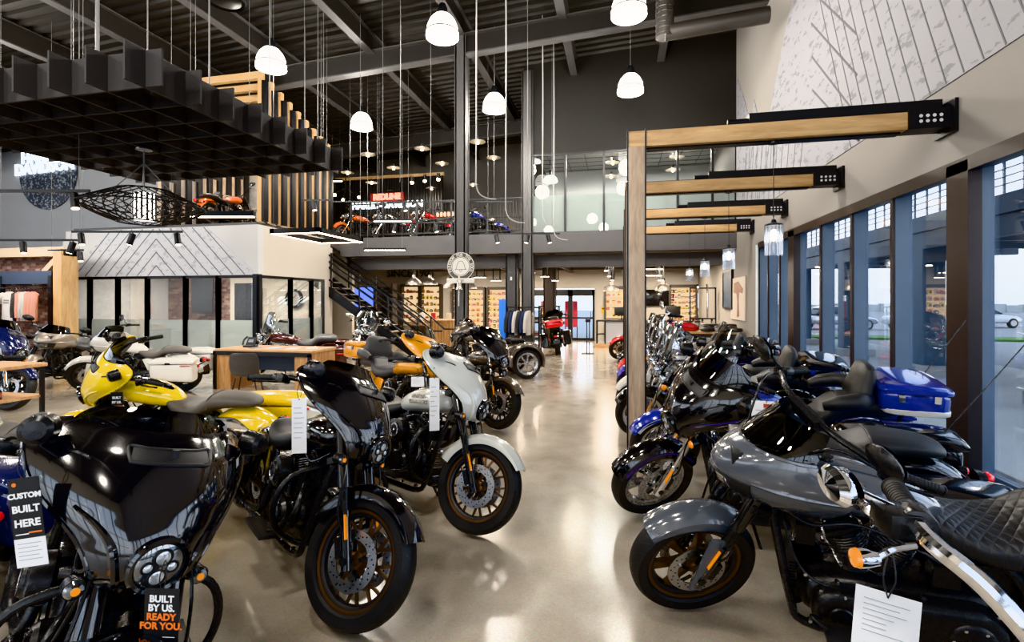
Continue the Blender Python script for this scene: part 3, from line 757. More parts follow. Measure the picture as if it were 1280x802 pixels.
    else: pts = [(.45, 0, 1.03), (.44, .1, 1.04), (.40, .22, 1.09), (.32, .34, 1.12), (.22, .41, 1.11), (.05, .46, 1.05)]; rz = [((.47, .05, .96), (.45, .05, 1.03))]
    def hb():
        b = MB(bm); full = [(x, -y, z) for x, y, z in pts[:0:-1]] + [(x, y, z) for x, y, z in pts]; b.tube(full, .0145, 10, 5)
        for p, q in rz:
            for sg in (-1, 1): b.cyl((p[0], sg * p[1], p[2]), (q[0], sg * q[1], q[2]), .024, .02, 14)
            b.box((q[0], 0, q[2]), (.05, 2 * q[1] + .05, .045))
        if bars == 'fg': return b.mesh('handlebar')
        b.use(BKM); b.tube([(pts[4][0] + .02, pts[4][1], pts[4][2]), (pts[3][0] + .12, pts[3][1] * .9, pts[3][2] + .02), (.5, .15, 1.02), (.55, .1, .85)], .006, 6)
        b.tube([(pts[4][0] + .02, -pts[4][1], pts[4][2]), (pts[3][0] + .12, -pts[3][1] * .9, pts[3][2] + .02), (.5, -.15, 1.02), (.55, -.1, .85)], .006, 6)
        return b.mesh('handlebar')
    H = part('handlebar', cached(K('hb', bars, bm), hb), root, mtx=S)
    for sg in (-1, 1):
        sgm = M.Scale(sg, 4, (0, 1, 0)) if sg < 0 else M.Identity(4)
        p4, p5 = V(pts[4]), V(pts[5]); d = (p5 - p4).normalized(); gdir = d
        def gr():
            b = MB(mat('grip_rubber', (.012, .012, .012), .6)); g0 = p5 - d * .10; b.cyl(g0, p5 + d * .03, .019, .019, 16); b.cyl(p5 + d * .03, p5 + d * .036, .022, .02, 16)
            for i in range(9): q = g0 + d * (.012 * i + .01); b.cyl(q, q + d * .005, .0205, .0205, 16)
            b.use(BKM); q = g0 - d * .03; b.cyl(q - d * .03, q + d * .028, .027, .027, 14); b.box(q + V((.03, 0, 0)), (.05, .06, .04)); return b.mesh('grip', bevel=.002)
        part('grip', cached(K('gr', bars), gr), H, mtx=sgm)
        def lv():
            b = MB(CHR if bm == CHR else BKM); q = p5 - d * .12; f = V((.06, 0, -.005)); b.tube([q + f * .6, q + f * 1.1 + d * .05, q + f * 1.15 + d * .12, q + f * 1.0 + d * .17], [.011, .009, .007, .01], 8, 4); return b.mesh('lever')
        part('lever', cached(K('lv', bars, bm), lv), H, mtx=sgm)
        if mirrors:
            if fairing == 'bat':
                def mi2():
                    b = MB(BKM); b.lathe([(0, .085), (.03, .083), (.045, .07), (.05, .04), (.052, .0), (.048, -.004)], (.345, .338, 1.205), (.9, .35, .05), 24); b.use(mat('mirror_glass', (.8, .82, .85), .03, 1.)).lathe([(.048, -.002), (0, -.002)], (.345, .338, 1.205), (.9, .35, .05), 24); b.use(BKM).cyl((.36, .30, 1.17), (.38, .335, 1.2), .014, seg=8); return b.mesh('mirror')
                part('mirror', cached('mi2', mi2), H, mtx=sgm); continue
            def mi():
                b = MB(CHR if bm == CHR else BKM); q = p5 - d * .13; top = q + (V((.10, .06, .13)) if bars != 'fg' else V((.08, .05, .035))); ms = 1 if bars != 'fg' else .55; b.tube([q, q + V((.05, .01, .05)) * ms ** 3, q + (top - q) * .7, top], .006, 8, 4)
                ax = V((-1, -.15, .05)).normalized()
                mm = plane_mtx(top, (0, 1, .1), (0, -.1, 1)); b.t = mm
                pr = [(0, .0), (.05, .004), (.062, .012), (.066, .022), (.05, .034), (0, .04)]
                seg = 24; rows = [[V((ms * r * 1.45 * cos(2 * pi * k / seg), ms * r * .85 * sin(2 * pi * k / seg), h_)) for k in range(seg)] for r, h_ in [(max(r, .001), h_) for r, h_ in pr]]
                b.grid(rows, wrap=True); b.use(mat('mirror_glass', (.8, .82, .85), .03, 1.)); rows = [[V((ms * r * 1.45 * cos(2 * pi * k / seg), ms * r * .85 * sin(2 * pi * k / seg), -.002)) for k in range(seg)] for r in (.001, .058)]; b.grid(rows, wrap=True); b.t = None
                return b.mesh('mirror')
            part('mirror', cached(K('mi', bars, bm), mi), H, mtx=sgm)
    # ---- front end dress
    if fairing == 'bat':
        F = part('fairing', batwing(fpaint or paint, stripe), root, mtx=S)
        part('headlight', headlight(.076, paint if paint in (BLK,) else BLK), F, mtx=T((.708, 0, .873)) @ M.Rotation(R(6), 4, 'Y'))
        part('fairing_vent', vent(), F); part('dashboard', bat_inner(), F)
        if screen: part('windshield', shield(screen, sm), F)
        def sg_():
            b = MB(BKM)
            b.cyl((.6, .10, .79), (.6, .165, .79), .01, seg=8); b.cyl((.575, .175, .79), (.625, .175, .79), .026, .03, 16); b.use(AMB if fork == CHR else LENS).lathe([(.028, 0), (.022, .01), (0, .014)], (.625, .175, .79), (1, 0, 0), 18); b.use(AMB).cyl((.63, .175, .79), (.642, .175, .79), .012, seg=10)
            return b.mesh('turn_signal')
        if fwd_sig:
            for sg in (-1, 1): part('turn_signal', cached(K('sg', fork == CHR), sg_), F, mtx=M.Scale(sg, 4, (0, 1, 0)) if sg < 0 else None)
    elif fairing == 'st':
        F = part('fairing', stfairing(paint), root); part('windshield', stshield(), F)
        def ib():
            b = MB(BKS); b.box((.58, 0, .98), (.1, .3, .14)); b.cyl((.5, 0, .85), (.6, 0, .95), .04, seg=10); b.box((.5, 0, 1.05), (.03, .2, .08), M.Rotation(-.4, 3, 'Y')); return b.mesh('dashboard', bevel=.01)
        part('dashboard', cached('ib', ib), F)
    else:
        part('headlight', headlight(.085, CHR if fork == CHR else BLK), root, mtx=S @ T((.66, 0, .90)))
        if fork == CHR or lamps:
            def al():
                b = MB(CHR if fork == CHR else BKM); b.tube([(.6, -.25, .86), (.62, -.12, .83), (.62, .12, .83), (.6, .25, .86)], .012, 8)
                for sg in (-1, 1): b.use(CHR if fork == CHR else BKM).lathe([(.02, -.06), (.05, -.02), (.056, .0), (.05, .004)], (.64, sg * .2, .87), (1, 0, 0), 20); b.use(LED).lathe([(.05, 0), (.03, .012), (0, .015)], (.64, sg * .2, .87), (1, 0, 0), 18); b.use(AMB).ball((.62, sg * .27, .80), (.035, .03, .03), 12, 8)
                return b.mesh('auxiliary_lamps')
            part('auxiliary_lamps', cached(K('al', fork == CHR), al), root, mtx=S)
        if screen:
            def ws():
                b = MB(CLR); rows = []
                for i in range(12):
                    t = i / 11; w_ = .2 + .10 * sin(pi * min(1, t * 1.15) * .62) - .1 * max(0, t - .6) * 2
                    rows.append([V((.63 - .2 * t - .14 * abs(s) ** 2, w_ * s, .92 + .52 * t * (1 - .12 * abs(s) ** 3))) for s in [-1 + k / 10 for k in range(21)]])
                b.grid(rows); b.use(CHR); b.tube([(.5, -.16, 1.0), (.58, -.14, 1.05), (.6, 0, 1.06), (.58, .14, 1.05), (.5, .16, 1.0)], .008, 8)
                b.tube([rows[k][0] for k in range(12)], .006, 6, 1); b.tube([rows[k][-1] for k in range(12)], .006, 6, 1)
                return b.mesh('windshield', solid=.005)
            part('windshield', cached('ws', ws), root, mtx=S)
    # ---- engine guard, floorboards, stand
    if guard:
        def gd():
            b = MB(guard); b.tube([(.44, 0, .72), (.42, .12, .72), (.4, .28, .66), (.39, .34, .52), (.38, .3, .38), (.36, .16, .28), (.35, 0, .26)], .016, 10); b.tube([(.44, 0, .72), (.42, -.12, .72), (.4, -.28, .66), (.39, -.34, .52), (.38, -.3, .38), (.36, -.16, .28), (.35, 0, .26)], .016, 10); return b.mesh('engine_guard')
        part('engine_guard', cached(K('gd', guard), gd), root)
    for sg in (-1, 1):
        def fb():
            b = MB(BKS); b.box((.08, .29, .285), (.34, .10, .02)); b.box((.08, .2, .27), (.05, .12, .02)); b.use(CHR if ex == CHR else BKM); b.tube([(.24, .3, .32), (.3, .26, .34), (.25, .22, .3)], .009, 6); return b.mesh('floorboard', bevel=.008)
        part('floorboard', cached(K('fb', ex), fb), root, mtx=M.Scale(sg, 4, (0, 1, 0)) if sg < 0 else None)
    def ks():
        b = MB(BKM); b.tube([(.12, .15, .18), (.09, .23, .10), (.07, .29, .045)], .011, 8); b.box((.07, .3, .045), (.05, .06, .01)); return b.mesh('kickstand')
    part('kickstand', cached('ks', ks), root)
    if antenna:
        part('antenna', MB(BKM).tube([(-1.1, -.3, .75), (-1.35, -.34, 1.15), (-1.55, -.36, 1.5)], .004, 5), root)
    return root
# ------------------------------------------------------------------ building materials
def floor_mat():
    m = bpy.data.materials.new('polished_concrete'); m.use_nodes = True; nt = m.node_tree; N = nt.nodes; L = nt.links; b = N['Principled BSDF']
    tc = N.new('ShaderNodeTexCoord')
    n1 = N.new('ShaderNodeTexNoise'); n1.inputs['Scale'].default_value = .7; n1.inputs['Detail'].default_value = 7; n1.inputs['Distortion'].default_value = .6
    n2 = N.new('ShaderNodeTexNoise'); n2.inputs['Scale'].default_value = 3.5; n2.inputs['Detail'].default_value = 9
    n3 = N.new('ShaderNodeTexNoise'); n3.inputs['Scale'].default_value = 90; n3.inputs['Detail'].default_value = 3
    for n in (n1, n2, n3): L.new(tc.outputs['Object'], n.inputs['Vector'])
    a = N.new('ShaderNodeMath'); a.operation = 'MULTIPLY_ADD'; a.inputs[1].default_value = .5; L.new(n2.outputs['Fac'], a.inputs[0]); L.new(n1.outputs['Fac'], a.inputs[2])
    cr = N.new('ShaderNodeValToRGB'); e = cr.color_ramp.elements
    e[0].position = .45; e[0].color = (.25, .205, .155, 1); e[1].position = 1.0; e[1].color = (.46, .41, .34, 1); k = e.new(.72); k.color = (.365, .315, .25, 1)
    L.new(a.outputs[0], cr.inputs[0])
    mx = N.new('ShaderNodeMix'); mx.data_type = 'RGBA'; mx.blend_type = 'OVERLAY'; mx.inputs[0].default_value = .35
    L.new(cr.outputs[0], mx.inputs[6]); L.new(n3.outputs['Color'], mx.inputs[7]); L.new(mx.outputs[2], b.inputs['Base Color'])
    mr = N.new('ShaderNodeMapRange'); mr.inputs[3].default_value = .10; mr.inputs[4].default_value = .30; L.new(n2.outputs['Fac'], mr.inputs[0]); L.new(mr.outputs[0], b.inputs['Roughness'])
    b.inputs['Coat Weight'].default_value = .35; b.inputs['Coat Roughness'].default_value = .12
    bp = N.new('ShaderNodeBump'); bp.inputs['Strength'].default_value = .04; bp.inputs['Distance'].default_value = .02; L.new(n2.outputs['Fac'], bp.inputs['Height']); L.new(bp.outputs[0], b.inputs['Normal'])
    return m
def board_art(name, axis, speck=True):
    """white timber-board print with chevron joints and grey speckle (axis: wall runs along y or x)"""
    m = bpy.data.materials.new(name); m.use_nodes = True; nt = m.node_tree; N = nt.nodes; L = nt.links; b = N['Principled BSDF']; b.inputs['Roughness'].default_value = .7
    tc = N.new('ShaderNodeTexCoord')
    n = N.new('ShaderNodeTexNoise'); n.inputs['Scale'].default_value = 6.5; n.inputs['Detail'].default_value = 5; n.inputs['Roughness'].default_value = .6
    mp = N.new('ShaderNodeMapping'); mp.inputs['Rotation'].default_value = (.6, .0, .3); mp.inputs['Scale'].default_value = (1, .6, 1.5)
    L.new(tc.outputs['Object'], mp.inputs[0]); L.new(mp.outputs[0], n.inputs['Vector'])
    cr = N.new('ShaderNodeValToRGB'); e = cr.color_ramp.elements; e[0].position = .56; e[0].color = (.235, .235, .255, 1); e[1].position = .60; e[1].color = (.15, .15, .163, 1)
    L.new(n.outputs['Fac'], cr.inputs[0]); L.new(cr.outputs[0], b.inputs['Base Color']); return m
FLOOR = floor_mat()
BEIGE = mat('wall_beige', (.42, .395, .36), .85, var=.03, scale=3)
GREIGE = mat('wall_grey_white', (.45, .46, .48), .85, var=.04, scale=3)
DARKW = mat('wall_charcoal', (.012, .0115, .0112), .8, var=.15, scale=6)
FASC = mat('fascia_charcoal', (.085, .082, .085), .6, var=.1, scale=4)
DECK = mat('roof_deck_black', (.017, .016, .0155), .55, var=.2, scale=3)
STEEL = mat('painted_steel_dark', (.064, .062, .063), .5, var=.15, scale=4)
BSTEEL = mat('black_steel', (.014, .015, .018), .4, .2, rvar=.06, scale=8)
MULL = mat('window_mullion_sky_tint', (.085, .125, .185), .42, var=.1, scale=4)  # blue sky reflection painted into the mullion colour
MULD = mat('window_frame_dark', (.035, .027, .025), .35, .3, var=.15, scale=5)
BOARD = board_art('printed_board_dimmed', 'y')  # board print darkened in its colour to offset the strong lamps nearby
JOINT = mat('board_joint', (.10, .10, .115), .8)
FIR = wood('fir_beam_x', (.40, .235, .10), (.60, .40, .20), 'x')
FIRZ = wood('fir_post_z', (.40, .235, .10), (.60, .40, .20), 'z')
FIRW = wood('weathered_post', (.30, .215, .15), (.52, .40, .29), 'z')
FIRP = wood('pale_fir', (.48, .37, .25), (.66, .54, .40), 'x')
OAKZ = wood('oak_panel_z', (.28, .13, .05), (.50, .29, .13), 'z', 8)
OAKX = wood('oak_top_x', (.38, .20, .09), (.58, .37, .19), 'x', 8)
FELT = mat('acoustic_felt', (.045, .044, .046), .95, var=.35, scale=80, bump=.2, bscale=150)
WIRE = mat('white_cable', (.38, .38, .37), .5)
CABLE = mat('steel_cable', (.16, .16, .16), .5, .2)
WARM = (1., .86, .66); COOL = (.95, .97, 1.)
def glow(name, c, s): return mat('glow_' + name, (.9, .9, .9), .5, emit=c, estr=s)
def frost():
    m = mat('frosted_film', (.56, .59, .58), .5, var=.04, scale=2); nt = m.node_tree; N = nt.nodes; o = N['Material Output']; p = N['Principled BSDF']
    t = N.new('ShaderNodeBsdfTranslucent'); t.inputs[0].default_value = (.70, .74, .73, 1); x = N.new('ShaderNodeMixShader'); x.inputs[0].default_value = .6
    nt.links.new(p.outputs[0], x.inputs[1]); nt.links.new(t.outputs[0], x.inputs[2]); nt.links.new(x.outputs[0], o.inputs[0]); return m
GLAMP = glow('dome', (1, .94, .86), 9)
GLED = glow('led', (1, .85, .68), 14)
GSIGN = glow('sign', (.85, .93, 1), 3.2)
GORG = glow('orange_sign', (1, .30, .03), 3)
GBULB = glow('bulb', (1, .82, .55), 40)
GLS = glass('window_glass', (.97, .985, 1.), .022)
GLO = glass('office_glass', (.95, .96, .96), .02)
GLM = glass('mezz_glass', (.86, .88, .88), .03)
FROST = frost()
def brick_mat():
    m = bpy.data.materials.new('brick_wall'); m.use_nodes = True; nt = m.node_tree; N = nt.nodes; L = nt.links; b = N['Principled BSDF']; b.inputs['Roughness'].default_value = .85
    tc = N.new('ShaderNodeTexCoord'); sp = N.new('ShaderNodeSeparateXYZ'); cb = N.new('ShaderNodeCombineXYZ')
    L.new(tc.outputs['Object'], sp.inputs[0]); L.new(sp.outputs[0], cb.inputs[0]); L.new(sp.outputs[2], cb.inputs[1])
    k = N.new('ShaderNodeTexBrick'); k.inputs['Color1'].default_value = (.12, .055, .045, 1); k.inputs['Color2'].default_value = (.36, .27, .22, 1); k.inputs['Mortar'].default_value = (.16, .13, .12, 1)
    k.inputs['Scale'].default_value = 3.4; k.inputs['Bias'].default_value = -.25; k.inputs['Mortar Size'].default_value = .012
    L.new(cb.outputs[0], k.inputs['Vector']); L.new(k.outputs[0], b.inputs['Base Color']); return m
BRICK = brick_mat()

def roofz(x): return 8.75 + .06 * x
WX = 3.05; X0, X1, Y0, Y1 = -24., WX, -7., 21.
# ------------------------------------------------------------------ shell
b = MB(FLOOR); b.bb((X0, Y0, -.12), (X1 + .45, Y1 + .2, 0)); struct('floor', b)
b = MB(DECK)
y = Y0
rows = []
while y < 26:                                                    # ribbed roof deck
    for yy, dz in ((y, 0), (y + .1, 0), (y + .13, .07), (y + .27, .07)): rows.append([V((X0 - .2, yy, roofz(X0 - .2) + dz)), V((X1 + .6, yy, roofz(X1 + .6) + dz))])
    y += .30
b.grid(rows); struct('ceiling', b, flat=True, solid=.02)
n = 0
def trim(mb, **k):
    global n; n += 1; return struct('trim_%d' % n, mb, **k)
def ibeam_y(x, y0, y1, z, h, w):                                 # I-beam along y, top at z
    b = MB(STEEL); b.bb((x - w / 2, y0, z - .03), (x + w / 2, y1, z)); b.bb((x - w / 2, y0, z - h), (x + w / 2, y1, z - h + .03)); b.use(DECK).bb((x - .02, y0, z - h + .03), (x + .02, y1, z - .03)); return b
for x in (1.1, -1.3, -3.7, -6.1, -8.6, -11., -13.4, -15.8, -18.2, -20.6): trim(ibeam_y(x, Y0, 24, roofz(x) - .02, .5, .2), flat=True)
for y in (4.6, 11.4, 17.2, -2.):
    b = MB(STEEL); za, zb = roofz(X0), roofz(X1)
    for dz, hh, w, mm in ((-.5, .03, .24, STEEL), (-.98, .035, .24, STEEL), (-.95, .45, .03, DECK)):
        b.use(mm); b._add([(x, y + sy * w / 2, roofz(x) + dz + q) for x in (X0, X1) for sy in (-1, 1) for q in (0, hh)], [(0, 1, 3, 2), (4, 6, 7, 5), (0, 4, 5, 1), (2, 3, 7, 6), (0, 2, 6, 4), (1, 5, 7, 3)])
    trim(b, flat=True)
# right wall: solid above the glazing, solid again past it
b = MB(mat('wall_beige_dimmed', (.225, .21, .195), .85, var=.03, scale=3)); b.bb((WX, Y0, 2.98), (WX + .42, 12.3, 9.2)); b.bb((WX, 12.3, 0), (WX + .42, Y1, 9.2)); struct('wall_right', b)  # wall beige darkened in its colour to offset the strong lamp light
b = MB(mat('window_reveal', (.42, .50, .55), .6, var=.03)); b.bb((WX - .015, 12.12, 0), (WX + .1, 12.3, 2.96)); trim(b)
b = MB(BSTEEL); b.bb((WX + .0, Y0, 0), (WX + .42, 12.15, .1)); struct('baseboard_right', b)
MUY = [-6.2, -5.1, -4.0, -2.9, -1.8, -.7, .4, 1.5, 2.6, 3.6, 4.55, 5.35, 6.5, 7.52, 8.58, 9.9, 10.62, 11.4, 12.1]
for i in range(len(MUY) - 1):
    a, c = MUY[i], MUY[i + 1]; dark = abs(c - 5.35) < .01 or abs(c - 9.9) < .01
    b = MB(MULL); w = .05
    if dark: b.use(MULD).bb((WX - .02, c - .16, .0), (WX + .09, c + .14, 2.96)); b.use(MULL).bb((WX + .09, c - .15, .0), (WX + .19, c + .13, 2.96))
    else: b.use(MULD).bb((WX - .005, c - .03, .1), (WX + .02, c + .03, 2.9)); b.use(MULL).bb((WX + .02, c - .035, .1), (WX + .19, c + .035, 2.9))
    b.use(MULD).bb((WX - .02, a, 2.86), (WX + .06, c, 2.99)); b.use(MULL).bb((WX + .06, a, 2.89), (WX + .19, c, 2.98))
    b.use(MULL).bb((WX + .12, a, .1), (WX + .19, c, .17))
    fr_ = struct('window_%d' % (i + 1), b, flat=True)
    p = part('window_pane', MB(GLS).bb((WX + .15, a + .03, .17), (WX + .16, c - .03, 2.89)), fr_)
# printed board on the right wall
poly = [(-6.5, 3.75), (14.25, 3.75), (14.25, 7.7), (13.4, 6.75), (12.75, 5.85), (12.45, 6.35), (11.95, 5.55), (11.3, 5.45), (10.9, 6.0), (10.3, 6.7), (9.75, 7.2), (9.0, 8.85), (-6.5, 8.85)]
b = MB(BOARD); b.prism(poly, lambda u, v, w: V((WX - w, u, v)), .012)
wa = tag(part('wall_art', b, None, flat=True), 'large white board mural with dark joints and grey speckles high on the right wall', 'mural')
b = MB(JOINT)
def jl(y0, z0, y1, z1, w=.015): b.bar((WX - .013, y0, z0), (WX - .013, y1, z1), w, .006, (1, 0, 0))
k = -4.0
while k < 7.6:                                                   # steep joints towards the camera
    jl(k, 3.76, k + 2.05, 8.8); k += .25
for i in range(9):                                               # short joints falling to the right: the chevron
    y = 9.0 - .02 * i; z = 8.4 - .55 * i
    if z > 4.2: jl(y, z, y - 1.6, max(3.78, z - 1.55), .03)
for i in range(12):
    y0 = 9.5 + .36 * i; jl(y0, 3.77, y0 - .25 + .0, min(5.35, 4.6 + .1 * i), .018)
for i in range(6): jl(11.2 + .5 * i, 4.0, 10.6 + .5 * i, 5.3, .018)
part('board_joints', b, wa, 'dark diagonal joints between the boards')
# dark gallery wall with glazing at the end of the sales floor
GY = 14.3
b = MB(DARKW); b.bb((-2.75, GY, 5.95), (WX, GY + .2, 9.3)); b.bb((-2.75, GY, 3.6), (-2.55, GY + .2, 6)); struct('wall_gallery', b)
gx = [-2.55, -1.55, -.45, .62, 1.55, 2.45, WX]
for i in range(6):
    a, c = gx[i], gx[i + 1]; b = MB(BSTEEL); b.bb((c - .03, GY, 3.66), (c + .03, GY + .1, 5.95)); b.bb((a, GY, 3.62), (c, GY + .1, 3.68)); b.bb((a, GY, 5.9), (c, GY + .1, 5.96))
    f_ = struct('window_%d' % (40 + i), b, flat=True)
    part('window_pane', MB(GLM).bb((a, GY + .04, 3.68), (c, GY + .05, 5.9)), f_)
    part('frosted_film', MB(FROST).bb((a + .02, GY + .055, 3.68), (c - .02, GY + .06, 4.75)), f_)
b = MB(mat('gallery_room_white', (.42, .43, .43), .8)); b.bb((-2.75, 18.6, 3.6), (WX, 18.7, 6.6)); b.use(mat('tile_ceiling', (.30, .31, .31), .8)).bb((-2.75, GY + .2, 6.5), (WX, 18.7, 6.56)); struct('wall_gallery_back', b)
b = MB(BSTEEL)
for i in range(8): b.bb((-2.7, GY + .6 + i * .5, 6.49), (WX, GY + .62 + i * .5, 6.5))
for i in range(9): b.bb((-2.4 + i * .62, GY + .2, 6.49), (-2.38 + i * .62, 18.6, 6.5))
trim(b, flat=True)
# mezzanine slab and beams
b = MB(FASC); b.bb((-8.7, GY - .05, 3.08), (WX, GY + .3, 3.66)); b.bb((-8.7, GY + .35, 2.68), (WX, GY + .55, 3.05)); trim(b, flat=True)
b = MB(mat('mezz_floor', (.10, .09, .085), .6, var=.1)); b.bb((-17.4, GY + .3, 3.3), (WX, Y1, 3.65)); struct('floor_mezzanine', b)
b = MB(mat('lower_ceiling', (.10, .085, .07), .7, var=.1, scale=3)); b.bb((-8.4, GY + .55, 3.1), (WX, Y1, 3.2)); struct('ceiling_lower', b)
for i in range(4): trim(MB(STEEL).bb((-8.4, 15.8 + 1.4 * i, 2.92), (WX, 15.95 + 1.4 * i, 3.1)))
for x in (-6.5, -4.3, -2.0, .3): trim(MB(STEEL).bb((x - .08, GY + .55, 2.86), (x + .08, Y1, 3.1)))
# far wall with entrance
b = MB(BEIGE); b.bb((X0, Y1, 0), (-4.12, Y1 + .2, 3.3)); b.bb((-1.05, Y1, 0), (WX + .4, Y1 + .2, 3.3)); b.bb((-4.12, Y1, 2.2), (-1.05, Y1 + .2, 3.3)); struct('wall_far', b)
b = MB(mat('mezz_back_wall', (.13, .125, .12), .8, var=.05, scale=2)); b.bb((X0, Y1, 3.3), (WX, Y1 + .2, 9.3)); struct('wall_mezzanine_back', b)
for i in range(3):
    a = -4.1 + i * 1.02; b = MB(BSTEEL)
    b.bb((a, Y1 - .05, 0), (a + .1, Y1 + .1, 2.15)); b.bb((a + .93, Y1 - .05, 0), (a + 1.02, Y1 + .1, 2.15)); b.bb((a, Y1 - .05, 1.88), (a + 1.02, Y1 + .1, 2.15)); b.bb((a, Y1 - .03, .92), (a + 1.02, Y1 + .08, .99)); b.bb((a, Y1 - .03, 0), (a + 1.02, Y1 + .08, .12))
    d_ = struct('door_%d' % (i + 1), b, flat=True); part('door_pane', MB(GLS).bb((a + .1, Y1 + .02, .12), (a + .93, Y1 + .03, 1.88)), d_)
    part('door_handle', MB(CHR).cyl((a + .86, Y1 - .09, .9), (a + .86, Y1 - .09, 1.25), .014), d_)
# left and rear walls
b = MB(GREIGE); b.bb((X0 - .2, Y0, 0), (X0, Y1, 3.6)); b.bb((X0 - .2, 12, 3.6), (X0, Y1, 9)); b.bb((X0 - .2, Y0, 6.6), (X0, 12, 9)); struct('wall_left', b)
for i in range(6):
    a = Y0 + i * 19 / 6; b = MB(MULL); b.bb((X0 - .2, a, 3.6), (X0, a + .15, 6.6)); b.bb((X0 - .2, a, 5.0), (X0, a + 19 / 6, 5.1))
    f_ = struct('window_%d' % (80 + i), b, flat=True); part('window_pane', MB(GLS).bb((X0 - .11, a + .15, 3.6), (X0 - .1, a + 19 / 6, 6.6)), f_)
b = MB(GREIGE); b.bb((X0, 14.5, 0), (-11.75, 14.7, 9)); struct('wall_sign', b)
b = MB(mat('mezz_side_beige', (.44, .39, .33), .8, var=.04)); b.bb((-12, 14.0, 3.6), (-9.9, 14.1, 6.4)); struct('wall_office_loft', b)
b = MB(BEIGE); b.bb((X0, Y0 - .2, 0), (X1, Y0, .4)); b.bb((X0, Y0 - .2, 5.2), (X1, Y0, 9)); struct('wall_rear', b)
for i in range(11):
    a = X0 + i * 2.45; b = MB(MULL); b.bb((a, Y0 - .2, .4), (a + .22, Y0, 5.2)); b.bb((a, Y0 - .2, 3.1), (a + 2.45, Y0, 3.2)); b.bb((a + 1.25, Y0 - .15, .4), (a + 1.31, Y0 - .05, 5.2)); b.bb((a, Y0 - .15, 1.7), (a + 2.45, Y0 - .05, 1.76))
    f_ = struct('window_%d' % (60 + i), b, flat=True); part('window_pane', MB(GLS).bb((a + .22, Y0 - .11, .4), (a + 2.45, Y0 - .1, 5.2)), f_)
# columns
def column(x, y, w, z1, m=STEEL):
    b = MB(m); t = .03
    b.bb((x - w / 2, y - w / 2, 0), (x + w / 2, y - w / 2 + t, z1)); b.bb((x - w / 2, y + w / 2 - t, 0), (x + w / 2, y + w / 2, z1)); b.bb((x - w / 2 + .02, y - w / 2, 0), (x - w / 2 + .02 + t, y + w / 2, z1)); b.bb((x + w / 2 - .02 - t, y - w / 2, 0), (x + w / 2 - .02, y + w / 2, z1)); return trim(b, flat=True)
CPX, CPY = -3.72, 11.4
column(CPX, CPY, .28, 8.0); column(-3.2, GY + .45, .36, 3.1); column(-2.65, GY + .1, .34, 8.4); column(-2.45, 17.6, .42, 3.1, MULD)

# ------------------------------------------------------------------ office box
OX, OY = -8.63, 10.5
OFW = mat('office_white', (.46, .46, .465), .8, var=.03, scale=2)
b = MB(OFW); b.bb((-14.6, OY, 2.32), (OX, OY + .2, 3.55)); b.use(mat('office_beige', (.50, .46, .40), .8, var=.03, scale=2)).bb((OX - .2, OY + .2, 2.32), (OX, 13.6, 3.55)); b.bb((OX - .2, 13.3, 0), (OX, 13.6, 2.32)); struct('wall_office', b)
b = MB(mat('office_beige')); b.bb((-9.6, 15.0, 0), (-8.72, 15.15, 3.3)); struct('wall_stair', b)
struct('floor_office_loft', MB(STEEL).bb((-14.6, OY + .2, 3.55), (OX - .2, 14.0, 3.65)))
b = MB(BRICK); b.bb((-14.6, 13.6, 0), (-12.2, 13.7, 3.3)); b.use(mat('office_beige')).bb((-12.2, 13.6, 0), (OX, 13.7, 3.3)); b.use(OFW).bb((-14.7, OY, 0), (-14.6, 13.7, 3.3)); struct('wall_office_back', b)
struct('ceiling_office', MB(OFW).bb((-14.6, OY + .2, 2.62), (OX - .2, 13.6, 2.66)))
def glaz(i, p, q, nx):                                           # a bay of office glazing between floor points p and q
    p, q = V((*p, 0)), V((*q, 0)); d = (q - p).normalized(); L_ = (q - p).length; b = MB(BSTEEL)
    o = V((d.y, -d.x, 0))
    for s_ in (0, L_): b.bar(p + d * s_ + V((0, 0, 0)), p + d * s_ + V((0, 0, 2.3)), .09, .09, d)
    for z in (.04, 2.29): b.bar(p + V((0, 0, z)), q + V((0, 0, z)), .09, .08)
    f_ = struct('window_%d' % i, b, flat=True)
    g = MB(GLO); g.bar(p + V((0, 0, 1.17)), q + V((0, 0, 1.17)), .01, 2.2); part('window_pane', g, f_)
    g = MB(FROST); g.bar(p + o * -.012 + V((0, 0, .63)), q + o * -.012 + V((0, 0, .63)), .004, 1.14); part('frosted_film', g, f_)
xs = [on_y(px, 400, OY).x for px in (84, 110, 145, 182, 230, 271)] + [OX]
for i in range(6): glaz(20 + i, (xs[i], OY + .05), (xs[i + 1], OY + .05), 0)
ys = [OY, on_x(365, 400, OX).y, on_x(391, 400, OX).y, 13.3]
for i in range(3): glaz(30 + i, (OX - .05, ys[i]), (OX - .05, ys[i + 1]), 0)
trim(MB(BSTEEL).bb((OX - .14, OY - .02, 0), (OX + .01, OY + .14, 2.34)))
